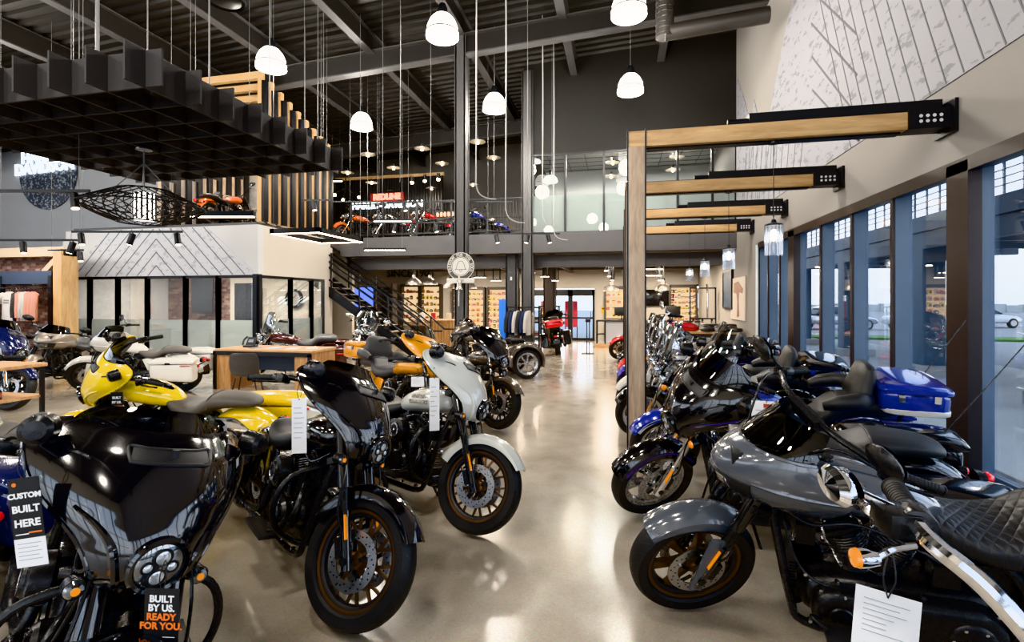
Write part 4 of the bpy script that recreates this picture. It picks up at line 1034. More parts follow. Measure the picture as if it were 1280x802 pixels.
# chevron board on the office front
q = [on_y(px, py, OY) for px, py in ((82, 344), (325, 342), (258, 281), (138, 287))]
q = [(q[0].x, 2.32), (OX - .02, 2.32), (q[2].x, 3.54), (q[3].x, 3.54)]
BOARD2 = board_art('printed_board_brightened', 'x'); BOARD2.node_tree.nodes['Color Ramp'].color_ramp.elements[0].color = (.44, .45, .48, 1); BOARD2.node_tree.nodes['Color Ramp'].color_ramp.elements[1].color = (.33, .34, .37, 1)  # same board print, brightness of the office front put into its colour
b = MB(BOARD2); b.prism(q, lambda u, v, w: V((u, OY - w, v)), .014)
ow = tag(part('wall_art', b, None, flat=True), 'white board panel with chevron joints above the glazed office front', 'mural')
b = MB(JOINT); mid = (q[0][0] + q[1][0]) / 2
for i in range(9):
    u = mid + .26 + .34 * i
    for sg in (-1, 1):
        a, c = (mid + sg * (u - mid), 2.33), (mid + sg * (u - mid) - sg * 1.2, 3.53)
        if sg * (c[0] - mid) < 0: t = abs(a[0] - mid) / 1.2; c = (mid, 2.33 + t * 1.2)
        lim = q[1][0] if sg > 0 else q[0][0]
        if sg * (a[0] - lim) > -.02:
            continue
        b.bar((a[0], OY - .015, a[1]), (c[0], OY - .015, c[1]), .02, .006, (0, 1, 0))
part('board_joints', b, ow)
# second board at the far left of the loft wall
b = MB(BOARD2); b.prism([(-17.4, 2.4), (-13.9, 2.4), (-15.6, 4.6), (-17.4, 4.6)], lambda u, v, w: V((u, 14.5 - w, v)), .02); solo('wall_art', b, 'white board panel on the wall behind the apparel corner', 'mural', flat=True)
# ------------------------------------------------------------------ outside
b = MB(mat('pavement', (.34, .35, .35), .8, var=.12, scale=.8)); b.bb((WX + .42, -30, -.3), (10.5, 90, -.15)); b.use(mat('asphalt', (.20, .205, .21), .85, var=.1, scale=1.5)).bb((10.5, -30, -.3), (120, 120, -.155)); b.use(mat('asphalt')).bb((-40, 21.3, -.3), (WX + .42, 90, -.155)); struct('ground', b)
b = MB(mat('grass', (.07, .16, .03), .9, var=.5, scale=30, bump=.5, bscale=80)); b.bb((5, 26.3, -.16), (60, 28.2, -.06)); o = part('grass_strip', b, None); tag(o, 'green grass strip between pavement and car park outside', 'grass', kind='stuff')
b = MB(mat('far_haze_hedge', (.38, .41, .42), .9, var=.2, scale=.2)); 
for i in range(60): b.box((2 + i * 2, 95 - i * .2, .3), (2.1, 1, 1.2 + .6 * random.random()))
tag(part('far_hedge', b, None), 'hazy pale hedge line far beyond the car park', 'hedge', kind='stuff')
ter = thing('terrace', 'dark blue steel terrace deck on columns standing outside the windows', 'terrace', (7.6, 14, -.15))
DB = mat('terrace_steel', (.045, .085, .14), .5, var=.12, scale=1.5)
def loc(mb, o):                                                  # shift world-space geometry under a thing at o
    mb.v = [q - V(o) for q in mb.v]; return mb
b = MB(DB); b.bb((7.35, 6.5, 2.97), (7.55, 26, 3.38)); b.bb((7.3, 6.5, 3.4), (7.6, 26, 3.78)); b.bb((7.5, 6.5, 3.5), (11.5, 26, 3.6))
for i in range(9): b.bb((7.5, 7 + i * 2.1, 3.05), (11.5, 7.2 + i * 2.1, 3.45))
part('deck', loc(b, ter.location), ter)
for y in (10.1, 14.5, 18.9, 23.3):
    b = MB(DB); b.bb((7.35, y - .26, -.1), (7.85, y + .26, 3.0)); c_ = part('column', loc(b, ter.location), ter)
    part('concrete_base', loc(MB(mat('concrete', (.35, .35, .34), .85, var=.1)).bb((7.05, y - .55, -.15), (8.15, y + .55, .08)), ter.location), c_)
b = MB(DB); b.bb((7.3, 6.5, 4.55), (7.36, 26, 4.61))
for i in range(40): b.bb((7.31, 6.5 + i * .5, 3.78), (7.35, 6.53 + i * .5, 4.55))
for z in (3.95, 4.1, 4.25, 4.4): b.bb((7.32, 6.5, z), (7.34, 26, z + .02))
part('railing', loc(b, ter.location), ter)
b = MB(DB); b.bar((7.0, 16.2, 0), (7.3, 18.4, 2.9), .05, .05); part('brace', loc(b, ter.location), ter)
def car(x, y, rz, m, label):
    t = thing('car', label, 'car', (x, y, -.155), rz)
    b = MB(m); b.sx([(-2.2, 0, .62, .6, .12, 4), (-2.1, 0, .62, .8, .25, 5), (-1.2, 0, .62, .88, .3, 5), (.5, 0, .6, .88, .29, 5), (1.6, 0, .55, .85, .24, 5), (2.15, 0, .5, .7, .18, 4), (2.25, 0, .48, .5, .1, 4)], 24, 3); part('body', b, t)
    b = MB(mat('car_glass', (.03, .035, .04), .05, .1)); b.sx([(-1.75, 0, .95, .55, .04, 4), (-1.3, 0, 1.12, .62, .22, 4), (-.6, 0, 1.2, .64, .27, 4), (.2, 0, 1.17, .63, .25, 4), (.95, 0, .95, .6, .06, 4)], 20, 3); b.use(m).sx([(-1.4, 0, 1.36, .5, .03, 4), (-.6, 0, 1.46, .55, .04, 4), (.2, 0, 1.42, .52, .03, 4)], 16, 2); part('cabin', b, t)
    for wx in (-1.35, 1.4):
        for sg in (-1, 1):
            b = MB(RUB); b.lathe([(.0, -.08), (.3, -.1), (.33, -.07), (.33, .07), (.3, .1), (0, .08)], (0, 0, 0), (0, 1, 0), 20); b.use(ALU).cyl((0, -.101 if sg < 0 else .101, 0), (0, -.095 if sg < 0 else .095, 0), .2, seg=14); w = part('wheel', b, t); w.location = (wx, sg * .8, .33)
    return t
CW = paint('car_white', (.62, .63, .64)); CS_ = paint('car_silver', (.4, .4, .42), .6)
p = at(1092, 414, -.155); car(p.x - 1.2, p.y + 2, R(15), CS_, 'silver saloon car parked outside beyond the grass, left of the terrace column')
p = at(1158, 413, -.155); car(p.x, p.y, R(10), CW, 'white car parked outside partly behind the terrace column')
p = at(1192, 412, -.155); car(p.x + 3.5, p.y + 3.5, R(12), CW, 'white car parked outside right of the terrace column')
# ------------------------------------------------------------------ timber and steel pergola frames on the right
PY = [5.5, 7.87, 10.24, 12.6]; PXP = .17
ORD = ['nearest', 'second', 'third', 'farthest']
for i, y in enumerate(PY):
    t = thing('timber_pergola', ['nearest timber beam frame with weathered post, bolted to the wall above the windows', 'second timber beam frame from the camera, beam under the nearest one', 'third timber beam frame from the camera, reaching the right wall', 'farthest timber beam frame with the shortest looking beam'][i], 'pergola', (PXP, y, 0), 0, 'timber beam frames along the windows')
    zt, zb = 3.49, 3.325
    b = MB(FIRW); b.bb((-.085, -.09, 0), (.085, .09, zb)); p_ = part('post', b, t, 'weathered knotty timber post', bevel=.004)
    b = MB(BSTEEL)
    for sx in (-1, 1): b.bb((sx * .085, -.095, 0), (sx * .1, .095, zt + .02))
    b.bb((-.12, -.1, 0), (.12, .1, .015)); part('steel_cheek', b, p_)
    L_ = WX - PXP - .003
    b = MB(FIR); b.bb((-.085, -.085, zb), (L_ - .37, .085, zt)); bm_ = part('beam', b, t, 'pale knotty fir beam', bevel=.004)
    b = MB(BSTEEL); b.bb((-.1, -.03, zt), (L_ - .05, .06, zt + .02)); b.bb((-.08, -.02, zb - .018), (L_ - .4, .085, zb)); part('steel_plate', b, bm_)
    b = MB(BSTEEL); b.bb((L_ - .37, -.1, zb - .005), (L_ - .02, .1, zt + .02)); b.bb((L_ - .03, -.16, zb - .06), (L_, .16, zt + .08)); b.bb((L_ - 1.75, .0, zt + .02), (L_ - .04, .11, zt + .13)); b.cyl((L_ - 1.75, .055, zt + .06), (L_ - 1.95, .055, zt + .06), .035)
    b.use(mat('bracket_hole', (.6, .62, .64), .5))
    for u in range(4):
        for v in range(2): b.cyl((L_ - .27 + u * .055, -.102, zb + .065 + v * .05), (L_ - .27 + u * .055, -.099, zb + .065 + v * .05), .016, seg=10)
    part('wall_bracket', b, t, flat=True)
# ribbed glass pendants hanging from the frames
RG = glass('ribbed_glass', (.82, .85, .9), .16, .05)
for i, (px, y) in enumerate(((967, 5.5), (911, 7.87), (881, 10.24), (862, 12.6))):
    p = on_y(px, 300, y); z0 = 2.16
    t = thing('pendant_lamp', ['ribbed glass cylinder pendant nearest the camera, hanging from the nearest beam', 'second ribbed glass pendant, lit, hanging from the second beam', 'third ribbed glass pendant, lit, hanging from the third beam', 'farthest ribbed glass pendant beneath the farthest beam'][i], 'lamp', (p.x, y, z0), 0, 'ribbed glass pendants')
    b = MB(RG); rows = []
    for z in (0, .1, .2, .3): rows.append([V(((.082 + .004 * (k % 2)) * cos(2 * pi * k / 48), (.082 + .004 * (k % 2)) * sin(2 * pi * k / 48), z)) for k in range(48)])
    b.grid(rows, wrap=True); part('glass_shade', b, t)
    b = MB(BSTEEL); b.lathe([(0, .36), (.02, .36), (.03, .33), (.085, .31), (.085, .295), (0, .295)], seg=28); b.cyl((0, 0, .35), (0, 0, 3.31 - z0), .004, seg=6); b.cyl((0, 0, 3.29 - z0), (0, 0, 3.315 - z0), .05); part('cord', b, t)
    part('bulb', MB(glow('ribbed_bulb', (1, .93, .82), 14)).ball((0, 0, .2), (.035, .035, .06), 12, 8), t)
# ------------------------------------------------------------------ big dome pendants
LIGHTS = []
def dome(px, py, label, wpx):
    z = 6.6; p = at(px, py, z)
    t = thing('pendant_lamp', label, 'lamp', (p.x, p.y, z), 0, 'white dome pendants under the roof')
    b = MB(GLAMP); b.lathe([(.06, .26), (.15, .23), (.22, .15), (.27, .04), (.29, -.08), (.292, -.16)], seg=36); b.lathe([(.285, -.15), (.2, -.185), (0, -.2)], seg=36); part('dome_shade', b, t)
    part('shade_ring', MB(BSTEEL).torus((0, 0, -.07), .295, .012, seg=36, s2=6), t); b = MB(BSTEEL); b.lathe([(0, .45), (.06, .44), (.09, .36), (.09, .26), (0, .25)], seg=20); part('lamp_cap', b, t)
    b = MB(CABLE); b.cyl((0, 0, .4), (0, 0, roofz(p.x) - z), .008, seg=6); part('rod', b, t)
    LIGHTS.append((p.x, p.y, z - .35, 1))
D6 = [(339, 76, 'white dome pendant lamp above the black acoustic baffle, leftmost of the big domes', 38), (553, 36, 'white dome pendant lamp near the top centre beside the steel column', 40), (786, 8, 'white dome pendant lamp cut by the top edge of the photo', 46), (788, 107, 'white dome pendant lamp in front of the dark gallery wall', 33), (618, 130, 'white dome pendant lamp just right of the steel column', 30), (452, 153, 'small looking white dome pendant lamp in front of the black roof, left of the column', 27)]
for a in D6: dome(*a)
for x, y in ((-1.5, 1.0), (-5, .5), (-9, 2), (-13, 3), (-9.5, 6), (-13.5, 8), (-1.0, -2.5), (-4.5, -3), (-9, -3), (-14, -2)): LIGHTS.append((x, y, 6.3, 0))  # added overhead fill lights, no pendants hang at these points
# white power cables looping down from the roof
for i, (px, D, z0, z1, hook) in enumerate(((595, 9, 8.5, 3.55, 1), (632, 9.5, 8.5, 3.2, 1), (659, 10, 8.5, 2.9, .0), (678, 12, 8.2, 3.5, 1), (692, 13, 7.8, 3.3, 1), (500, 9, 8.4, 3.6, 0), (538, 11, 8.4, 3.5, 0), (478, 11, 8.2, 3.4, 0), (397, 10.5, 8.2, 4.5, 0), (404, 10.5, 8.2, 4.5, 0))):
    p = on_d(px, 375, D); b = MB(WIRE if hook else CABLE); r = .012 if hook else .006
    pts = [(0, 0, roofz(p.x) - z1 - .05), (.01, 0, (roofz(p.x) - z1) * .6), (0, 0, .5), (.0, 0, .25)]
    if hook: pts += [(.06, .02, .08), (.2, .05, 0), (.36, .08, -.02)]
    b.tube(pts, r, 6, 5); o = part('hanging_cable', b, None); o.location = (p.x, p.y, z1)
    tag(o, ['white looped power cable hanging just right of the steel column', 'white power cable hanging down the middle, second right of the column', 'thin steel cable dropping in front of the gallery column', 'white power cable hooked at the top, in front of the gallery glass', 'rightmost white power cable, hooked at the top, before the gallery glass', 'thin steel cable left of the column near the lit sign', 'thin steel cable just left of the steel column', 'thin steel cable left of the lit sign', 'left one of two thin steel cables by the timber slats', 'right one of two thin steel cables by the timber slats'][i], 'cable')
# ------------------------------------------------------------------ acoustic baffle raft
BX0, BX1, BY0, BZ, BH, CELL = -9.07, -5.03, 4.41, 4.0, .40, .505
t = thing('acoustic_baffle', 'black felt egg-crate acoustic baffle raft hanging over the left showroom', 'acoustic baffle', (BX0, BY0, BZ), 0)
nx, ny = 8, 7
for i in range(nx + 1):
    x = i * (BX1 - BX0) / nx - .0; b = MB(FELT); b.bb((x - .012, -.24 if i else 0, 0), (x + .012, ny * CELL + .22, BH)); part('felt_fin', b, t)
for j in range(ny + 1):
    y = j * CELL; b = MB(FELT); b.bb((-.22, y - .012, .004), (BX1 - BX0 + .22, y + .012, BH + .004)); part('felt_fin', b, t)
for i, (x, y, th) in enumerate(((.5, .5, .006), (1.0, 1.5, .006), (3.0, .3, .022), (3.5, .5, .008), (3.9, 1.0, .01), (4.0, 2.0, .008), (3.6, 3.4, .006), (2.0, 2.6, .006))):
    part('suspension_rod', MB(CABLE).cyl((x, y, BH), (x, y, roofz(BX0 + x) - BZ - .05), th, seg=6), t)
# woven wire pendant under the raft
c = at(180, 186, BZ); zc = 3.12
t = thing('wire_pendant', 'large woven black wire pendant with lit core hanging below the acoustic baffle', 'lamp', (c.x, c.y, zc), 0)
b = MB(BSTEEL); n_ = 26
for sg in (-1, 1):
    for i in range(n_):
        a = 2 * pi * i / n_
        P = lambda r, da, z: (r * cos(a + sg * da), r * sin(a + sg * da), z)
        b.tube([P(.36, 0, .24), P(.60, .28, .12), P(.80, .56, .0), P(.58, .84, -.14), P(.34, 1.1, -.24)], .0085, 4, 3)
for r, z in ((.36, .24), (.80, 0), (.34, -.24)): b.torus((0, 0, z), r, .011, seg=48, s2=6)
part('wire_shade', b, t)
b = MB(mat('lamp_core', (.8, .8, .78), .5, emit=(1, .95, .88), estr=5)); b.cyl((0, 0, -.2), (0, 0, .2), .15, seg=28); co = part('lamp_core', b, t)
b = MB(BSTEEL)
for i in range(14): a = 2 * pi * i / 14; b.box((.152 * cos(a), .152 * sin(a), 0), (.012, .03, .4), M.Rotation(a, 3, 'Z'))
part('core_bars', b, co)
b = MB(CABLE)
for i in range(3): a = 2 * pi * i / 3 + .4; b.cyl((.38 * cos(a), .38 * sin(a), .24), (0, 0, .66), .008, seg=6)
b.cyl((0, 0, .2), (0, 0, BZ - zc), .012, seg=8); b.lathe([(0, 0), (.1, 0), (.11, -.02), (0, -.03)], (0, 0, BZ - zc + .0), seg=24); part('hanger', b, t)
LIGHTS.append((c.x, c.y, zc - .4, .25))
# ------------------------------------------------------------------ LED frames and linear lamps
def led_frame(x0, y0, x1, y1, z, label):
    t = thing('led_frame_lamp', label, 'lamp', (x0, y0, z)); w, d = x1 - x0, y1 - y0
    b = MB(BSTEEL); e = .09
    for a, c_ in (((0, 0), (w, e)), ((0, d - e), (w, d)), ((0, 0), (e, d)), ((w - e, 0), (w, d))): b.bb((*a, .0), (*c_, .1))
    part('housing', b, t)
    b = MB(GLED)
    for a, c_ in (((0, 0), (w, e)), ((0, d - e), (w, d)), ((0, 0), (e, d)), ((w - e, 0), (w, d))): b.bb((a[0] + .015, a[1] + .015, -.012), (c_[0] - .015, c_[1] - .015, .0))
    part('led_strip', b, t)
    b = MB(CABLE)
    for x in (.05, w - .05):
        for y in (.05, d - .05): b.cyl((x, y, .1), (x, y, roofz(x0) - z), .005, seg=5)
    part('hanger', b, t); LIGHTS.append((x0 + w / 2, y0 + d / 2, z - .15, .35))
p = at(337, 292, 3.05); q = at(458, 303, 3.05); led_frame(p.x, p.y, p.x + 1.12, p.y + 1.75, 3.05, 'square lit LED frame lamp hanging beside the office, right of the timber slats')
def led_bar(px0, py0, px1, py1, D, label, gl=GLED, hang=True, th=.06, top=None):
    p, q = on_d(px0, py0, D), on_d(px1, py1, D); c_ = (p + q) / 2; ln = (q - p).length
    t = thing('linear_lamp', label, 'lamp', c_, atan2(q.y - p.y, q.x - p.x))
    part('housing', MB(BSTEEL).bb((-ln / 2, -.05, .0), (ln / 2, .05, th)), t); part('led_strip', MB(gl).bb((-ln / 2 + .02, -.04, -.015), (ln / 2 - .02, .04, 0)), t)
    if top: part('hanger', MB(BSTEEL).bb((-ln * .3, -.02, th), (-ln * .3 + .04, .02, top - c_.z)).bb((ln * .3, -.02, th), (ln * .3 + .04, .02, top - c_.z)), t)
    if hang: part('hanger', MB(CABLE).cyl((-ln / 2 + .1, 0, th), (-ln / 2 + .1, 0, roofz(c_.x) - c_.z), .005, seg=5).cyl((ln / 2 - .1, 0, th), (ln / 2 - .1, 0, roofz(c_.x) - c_.z), .005, seg=5), t)
led_bar(238, 274, 318, 267, 9.6, 'wide linear lamp hanging in front of the orange loft motorcycle', th=.1)
led_bar(467, 277, 515, 276, 13.5, 'linear lamp hanging in front of the gallery railing below the lit sign')
led_bar(455, 313, 507, 312, 13.8, 'linear lamp below the gallery edge above the stair')
led_bar(412, 227, 428, 225, 18, 'short warm linear lamp on the gallery left of the lit sign')
for i, (px, py, w_) in enumerate(((600, 346, 16), (620, 350, 14), (663, 340, 13), (681, 345, 11), (694, 350, 9), (812, 336, 34), (810, 344, 34), (826, 350, 8), (758, 338, 6), (762, 345, 6), (765, 350, 5))):
    led_bar(px - w_ / 2, py, px + w_ / 2, py + (1 if i < 5 else 0), 16.2 if i % 2 else 15.6, ['left of a pair behind the bell sign', 'right of the pair behind the bell sign', 'first of three in a row before the entrance doors', 'second of three in a row before the entrance doors', 'third of three in a row before the entrance doors', 'upper of two long strips right of the timber post', 'lower of two long strips right of the timber post', 'short one above the television', 'upper of three small ones beside the timber post', 'middle of three small ones beside the timber post', 'lowest of three small ones beside the timber post'][i] .join(('warm lit ceiling strip, ', '')), GLED, False, .03, 3.1)
# ------------------------------------------------------------------ track spotlights
def track(px0, py0, px1, py1, D, spots, label, tilt=.25):
    p, q = on_d(px0, py0, D), on_d(px1, py1, D); c_ = (p + q) / 2; ang = atan2(q.y - p.y, q.x - p.x); ln = sqrt((q.x - p.x) ** 2 + (q.y - p.y) ** 2); zz = c_.z
    t = thing('track_light', label, 'track light', c_, ang)
    part('rail', MB(BSTEEL).bb((-ln / 2, -.018, -.02), (ln / 2, .018, .02)), t)
    part('hanger', MB(CABLE).cyl((-ln * .4, 0, .02), (-ln * .4, 0, roofz(c_.x) - zz), .004, seg=5).cyl((ln * .4, 0, .02), (ln * .4, 0, roofz(c_.x) - zz), .004, seg=5), t)
    for k, s_ in enumerate(spots):
        b = MB(BSTEEL); a = V((sin(tilt) * (-1 if k % 2 else 1), -.15, -1)).normalized(); o = V((s_ * ln, 0, -.06)); b.cyl((s_ * ln, 0, 0), o, .012, seg=8); b.box(o, (.05, .03, .05)); b.cyl(o - a * .02, o + a * .2, .055, seg=18); s = part('spot_head', b, t)
        part('spot_lens', MB(glow('spot', (1, .9, .78), 8)).cyl(o + a * .2, o + a * .203, .045, seg=16), s)
track(-20, 227, 112, 250, 7.0, (.35,), 'upper left track light running in front of the round wall sign')
track(90, 280, 228, 299, 9.5, (-.42, .05, .45), 'track light with three black spots in front of the office board')
track(-10, 294, 100, 306, 9.5, (-.15, .42), 'track light with two black spots above the brick apparel corner')
track(60, 312, 104, 313, 11.2, (.4,), 'short track light at the right end of the brick apparel corner')
track(378, 250, 412, 250, 12.0, (-.1,), 'short track light with one spot beside the timber slats')
track(415, 252, 640, 252, 13.6, (-.1, .2), 'long track light in front of the gallery railing, upper one')
track(460, 278, 600, 278, 13.2, (.1, -.25), 'long track light in front of the gallery railing, lower one')
track(600, 292, 700, 292, 13.6, (-.3, .1, .35), 'track light with small spots under the gallery glass')
for i, (px, py) in enumerate(((515, 227), (531, 225), (548, 223))):
    p = on_d(px, py, 17.5); t = thing('spotlight', 'bright star-like spotlight over the gallery, %s of three' % ('left', 'middle', 'right')[i], 'spotlight', p, 0, 'three bright gallery spotlights')
    part('housing', MB(BSTEEL).cyl((0, 0, 0), (0, 0, .18), .06).cyl((0, 0, .18), (0, 0, roofz(p.x) - p.z), .006, seg=5), t); part('bulb', MB(GBULB).ball((0, 0, -.03), .055, 12, 8), t)
# gallery disc pendants
G12 = [(460, 193), (527.5, 185.5), (492, 209.5), (552.6, 204), (597, 177), (617, 197), (434.5, 215.5), (464.5, 228), (489.6, 239), (539.5, 235), (591, 230.6), (443, 245)]
WH = ['upper left', 'uppermost central', 'left of centre, below the upper pair', 'just left of the steel column, high', 'highest, right of the steel column', 'second highest, right of the steel column', 'far left over the gallery', 'left over the gallery, low', 'just above the orange sign', 'right of the orange sign', 'low, right of the steel column', 'lowest at far left']
DISC0 = None
for i, (px, py) in enumerate(G12):
    z = 6.1; p = at(px, py, z)
    if p.y > 20.3: p.y = 20.3
    lab = 'small disc pendant with bare bulb over the gallery, ' + WH[i]
    if DISC0 is None:
        t = DISC0 = thing('pendant_lamp', lab, 'lamp', p, 0, 'small disc pendants over the gallery')
        b = MB(mat('disc_shade', (.55, .5, .42), .4, .5)); b.lathe([(.03, .06), (.06, .03), (.22, .0), (.225, -.008), (.05, .015)], seg=28); b.use(BSTEEL).cyl((0, 0, .05), (0, 0, .13), .03).cyl((0, 0, .12), (0, 0, 2.2), .003, seg=5); part('disc_shade', b, t)
        part('bulb', MB(GBULB).ball((0, 0, -.03), .04, 10, 8), t)
    else: dup(DISC0, p, 0, lab)
for i, (px, py, z) in enumerate(((766, 203, 5.6), (846, 196, 5.6), (841, 212, 5.4), (764, 220, 5.3))):
    p = on_y(px, py, 16.2); dup(DISC0, p, 0, 'small disc pendant behind the gallery glass, ' + ['upper left', 'upper right', 'lower right', 'lower left'][i])
# glowing bowls modelled in place of lamp reflections in the gallery glass
BL0 = None
for i, (px, py, sc) in enumerate(((688, 225, 1.5), (671, 202, .9), (707, 247, .8), (718, 262, .8), (718, 273, .8), (720, 280, .8))):
    p = on_y(px, py, 15.4 + .3 * i); lab = 'white bowl standing in for a lamp reflection in the gallery glass, ' + ['largest', 'top left', 'upper of the small row', 'second of the small row', 'third of the small row', 'lowest of the small row'][i]
    if BL0 is None:
        t = BL0 = thing('pendant_lamp', lab, 'lamp', p, 0, 'white bowls standing in for lamp reflections')
        part('bowl_reflection', MB(glow('bowl', (1, .97, .92), 1.3)).lathe([(.02, .16), (.12, .13), (.2, .05), (.23, -.05), (.2, -.08), (0, -.09)], seg=28), t); part('cord', MB(BSTEEL).cyl((0, 0, .14), (0, 0, .3), .04).cyl((0, 0, .3), (0, 0, .8), .006, seg=5), t)
    else: o = dup(BL0, p, 0, lab); o.scale = (sc / 1.5,) * 3
# steel warehouse pendants under the mezzanine
SP = mat('spun_steel', (.5, .48, .45), .3, .9)
WP0 = None
for i, (px, py, D) in enumerate(((517, 352, 15.8), (537, 352, 16), (563, 357, 17), (587, 357, 17.6), (764, 360, 16.5), (829, 359, 16.5))):
    p = on_d(px, py, D); lab = 'spun steel warehouse pendant under the gallery, ' + ['leftmost, above the wooden counter', 'second from left, above the wooden counter', 'just left of the bell column', 'just right of the bell column', 'lit, left of the timber post', 'in front of the television'][i]
    if WP0 is None:
        t = WP0 = thing('pendant_lamp', lab, 'lamp', p, 0, 'spun steel warehouse pendants')
        part('dome_shade', MB(SP).lathe([(.05, .24), (.07, .12), (.16, .06), (.24, -.02), (.26, -.1), (.25, -.1), (.2, -.0)], seg=28), t); part('cord', MB(BSTEEL).cyl((0, 0, .22), (0, 0, .32), .06).cyl((0, 0, .3), (0, 0, .6), .01, seg=6), t); part('bulb', MB(glow('warm_bulb', (1, .85, .6), 20)).ball((0, 0, -.03), .06, 10, 8), t)
    else: dup(WP0, p, 0, lab)
# chandelier, duct, speaker
p = on_d(432, 245, 18.5); t = thing('branch_chandelier', 'black branching chandelier with three bare bulbs at the left of the gallery', 'lamp', p)
b = MB(BSTEEL); b.cyl((0, 0, .3), (0, 0, 1.4), .015)
for i in range(3): a = 2 * pi * i / 3 + .2; b.cyl((0, 0, .3), (.5 * cos(a), .5 * sin(a), 0), .015)
part('branches', b, t)
for i in range(3): a = 2 * pi * i / 3 + .2; part('bulb', MB(GBULB).ball((.5 * cos(a), .5 * sin(a), -.05), .05, 10, 8), t)
b = MB(mat('duct_metal', (.10, .095, .09), .4, .7, rvar=.1)); p = on_d(831, 44, 9.6)
b.cyl((0, 0, -.05), (0, 0, 2.4), .17, seg=24)
for i in range(20): b.torus((0, 0, .1 * i), .172, .006, seg=24, s2=5)
b.cyl((0, 0, .04), (1.85, -.0, .17), .15, seg=24); o = part('air_duct', b, None); o.location = p; tag(o, 'dark round air duct elbow under the roof near the right wall', 'duct')
trim(MB(DECK).bb((2.35, 5.5, 7.75), (2.85, 9.8, 8.15)), flat=True)
p = on_d(281, 2, 7.5); o = part('ceiling_speaker', MB(BSTEEL).lathe([(0, .0), (.2, .0), (.25, .03), (.28, .0), (.29, .05), (.26, .25), (0, .28)], seg=32).cyl((0, 0, .25), (0, 0, 1.3), .01, seg=6), None); o.location = p; tag(o, 'round dark speaker hanging at the top of the photo above the acoustic baffle', 'speaker')
# ------------------------------------------------------------------ timber portal slats over the office
for i in range(9):
    y = 10.75 + .36 * i; zt = 7.2 - .115 * i; t = thing('timber_portal', 'timber slat portal over the office, %s in the row from the front' % ['frontmost', 'second', 'third', 'fourth', 'fifth', 'sixth', 'seventh', 'eighth', 'rearmost'][i], 'timber slat', (OX - .12, y, 3.66), 0, 'timber slat portals over the office')
    for x in (0, -3.0): part('post', MB(FIRZ if x == 0 else FIRW).bb((x - .05, -.06, 0), (x + .05, .06, zt - 3.65)).use(BSTEEL).bb((x + .05, -.05, 0), (x + .13, .11, zt - 3.7)), t, bevel=.003)
    part('beam', MB(FIR).bb((-3.05, -.06, zt - 3.65), (.06, .06, zt - 3.48)), t)
# ------------------------------------------------------------------ signs
p = on_y(62, 216, 14.5); t = thing('round_sign', 'large round dark speckled wall sign with glowing white lettering', 'sign', (p.x, 14.46, p.z))
SPK = bpy.data.materials.new('speckled_disc'); SPK.use_nodes = True; nt = SPK.node_tree; N = nt.nodes
vn = N.new('ShaderNodeTexNoise'); vn.inputs['Scale'].default_value = 14; vn.inputs['Detail'].default_value = 5; vr = N.new('ShaderNodeValToRGB'); vr.color_ramp.elements[0].position = .52; vr.color_ramp.elements[0].color = (.045, .055, .08, 1); vr.color_ramp.elements[1].position = .60; vr.color_ramp.elements[1].color = (.35, .38, .42, 1)
tcn = N.new('ShaderNodeTexCoord'); nt.links.new(tcn.outputs['Object'], vn.inputs['Vector']); nt.links.new(vn.outputs['Fac'], vr.inputs[0]); nt.links.new(vr.outputs[0], N['Principled BSDF'].inputs['Base Color'])
part('disc', MB(SPK).cyl((0, 0, 0), (0, -.03, 0), 1.38, seg=64), t)
for i, ln in enumerate(('HARLEY-', 'DAVIDSON')): part('lettering', text_mesh(ln, .56, GSIGN, .02, .02), t, mtx=plane_mtx((-.1, -.08, .60 - .42 * i), (1, 0, .04), (0, 0, 1)))
p = on_y(485, 257, 18.4); t = thing('gallery_sign', 'lit sign with orange and white words over the gallery motorcycles', 'sign', (p.x, 18.4, p.z))
part('lettering', text_mesh('HARLEY-DAVIDSON', .34, GSIGN, .02, .012), t, 'glowing white letters', plane_mtx((0, -.1, 0), (1, 0, 0), (0, 0, 1)))
part('lettering', text_mesh('REDLINE', .30, GORG, .02, .015), t, 'orange letters in red boxes', plane_mtx((0.0, -.12, .33), (1, 0, 0), (0, 0, 1)))
part('letter_box', MB(mat('sign_red', (.25, .01, .008), .5)).bb((-.72, -.1, .18), (.72, -.06, .5)), t)
b = MB(DARKW); b.bb((-2.3, 0, -1.7), (2.3, .1, 1.1))
for i in range(40): b.use(BSTEEL).bb((-2.3 + i * .117, -.04, -1.7), (-2.27 + i * .117, 0, 1.1))
part('slatted_panel', b, t)
part('timber_edge', MB(FIR).bb((-2.35, -.02, 1.1), (2.35, .12, 1.22)), t)
# bell sign and bell
t = thing('bell_sign', 'round cream sign with a bell emblem fixed to the steel column', 'sign', (CPX + .03, CPY - .16, 2.50))
CREAM = mat('sign_cream', (.62, .60, .55), .5, var=.04); DK = mat('sign_dark', (.07, .065, .06), .5)
part('disc', MB(DK).cyl((0, 0, 0), (0, -.02, 0), .335, seg=48).use(CREAM).torus((0, -.022, 0), .325, .008, (0, 1, 0), 48, 6).torus((0, -.022, 0), .225, .008, (0, 1, 0), 48, 6).cyl((0, -.02, 0), (0, -.024, 0), .205, seg=40), t)
b = MB(DK); P = [(-.14, -.075), (-.11, -.05), (-.085, .05), (-.04, .125), (.04, .125), (.085, .05), (.11, -.05), (.14, -.075)]
for i in range(len(P)): a, c_ = P[i], P[(i + 1) % len(P)]; b.bar((a[0], -.026, a[1]), (c_[0], -.026, c_[1]), .012, .004, (0, 1, 0))
b.torus((0, -.026, -.1), .026, .005, (0, 1, 0), 20, 5); part('bell_emblem', b, t)
s_ = 'FREEDOM FOR THE SOUL'
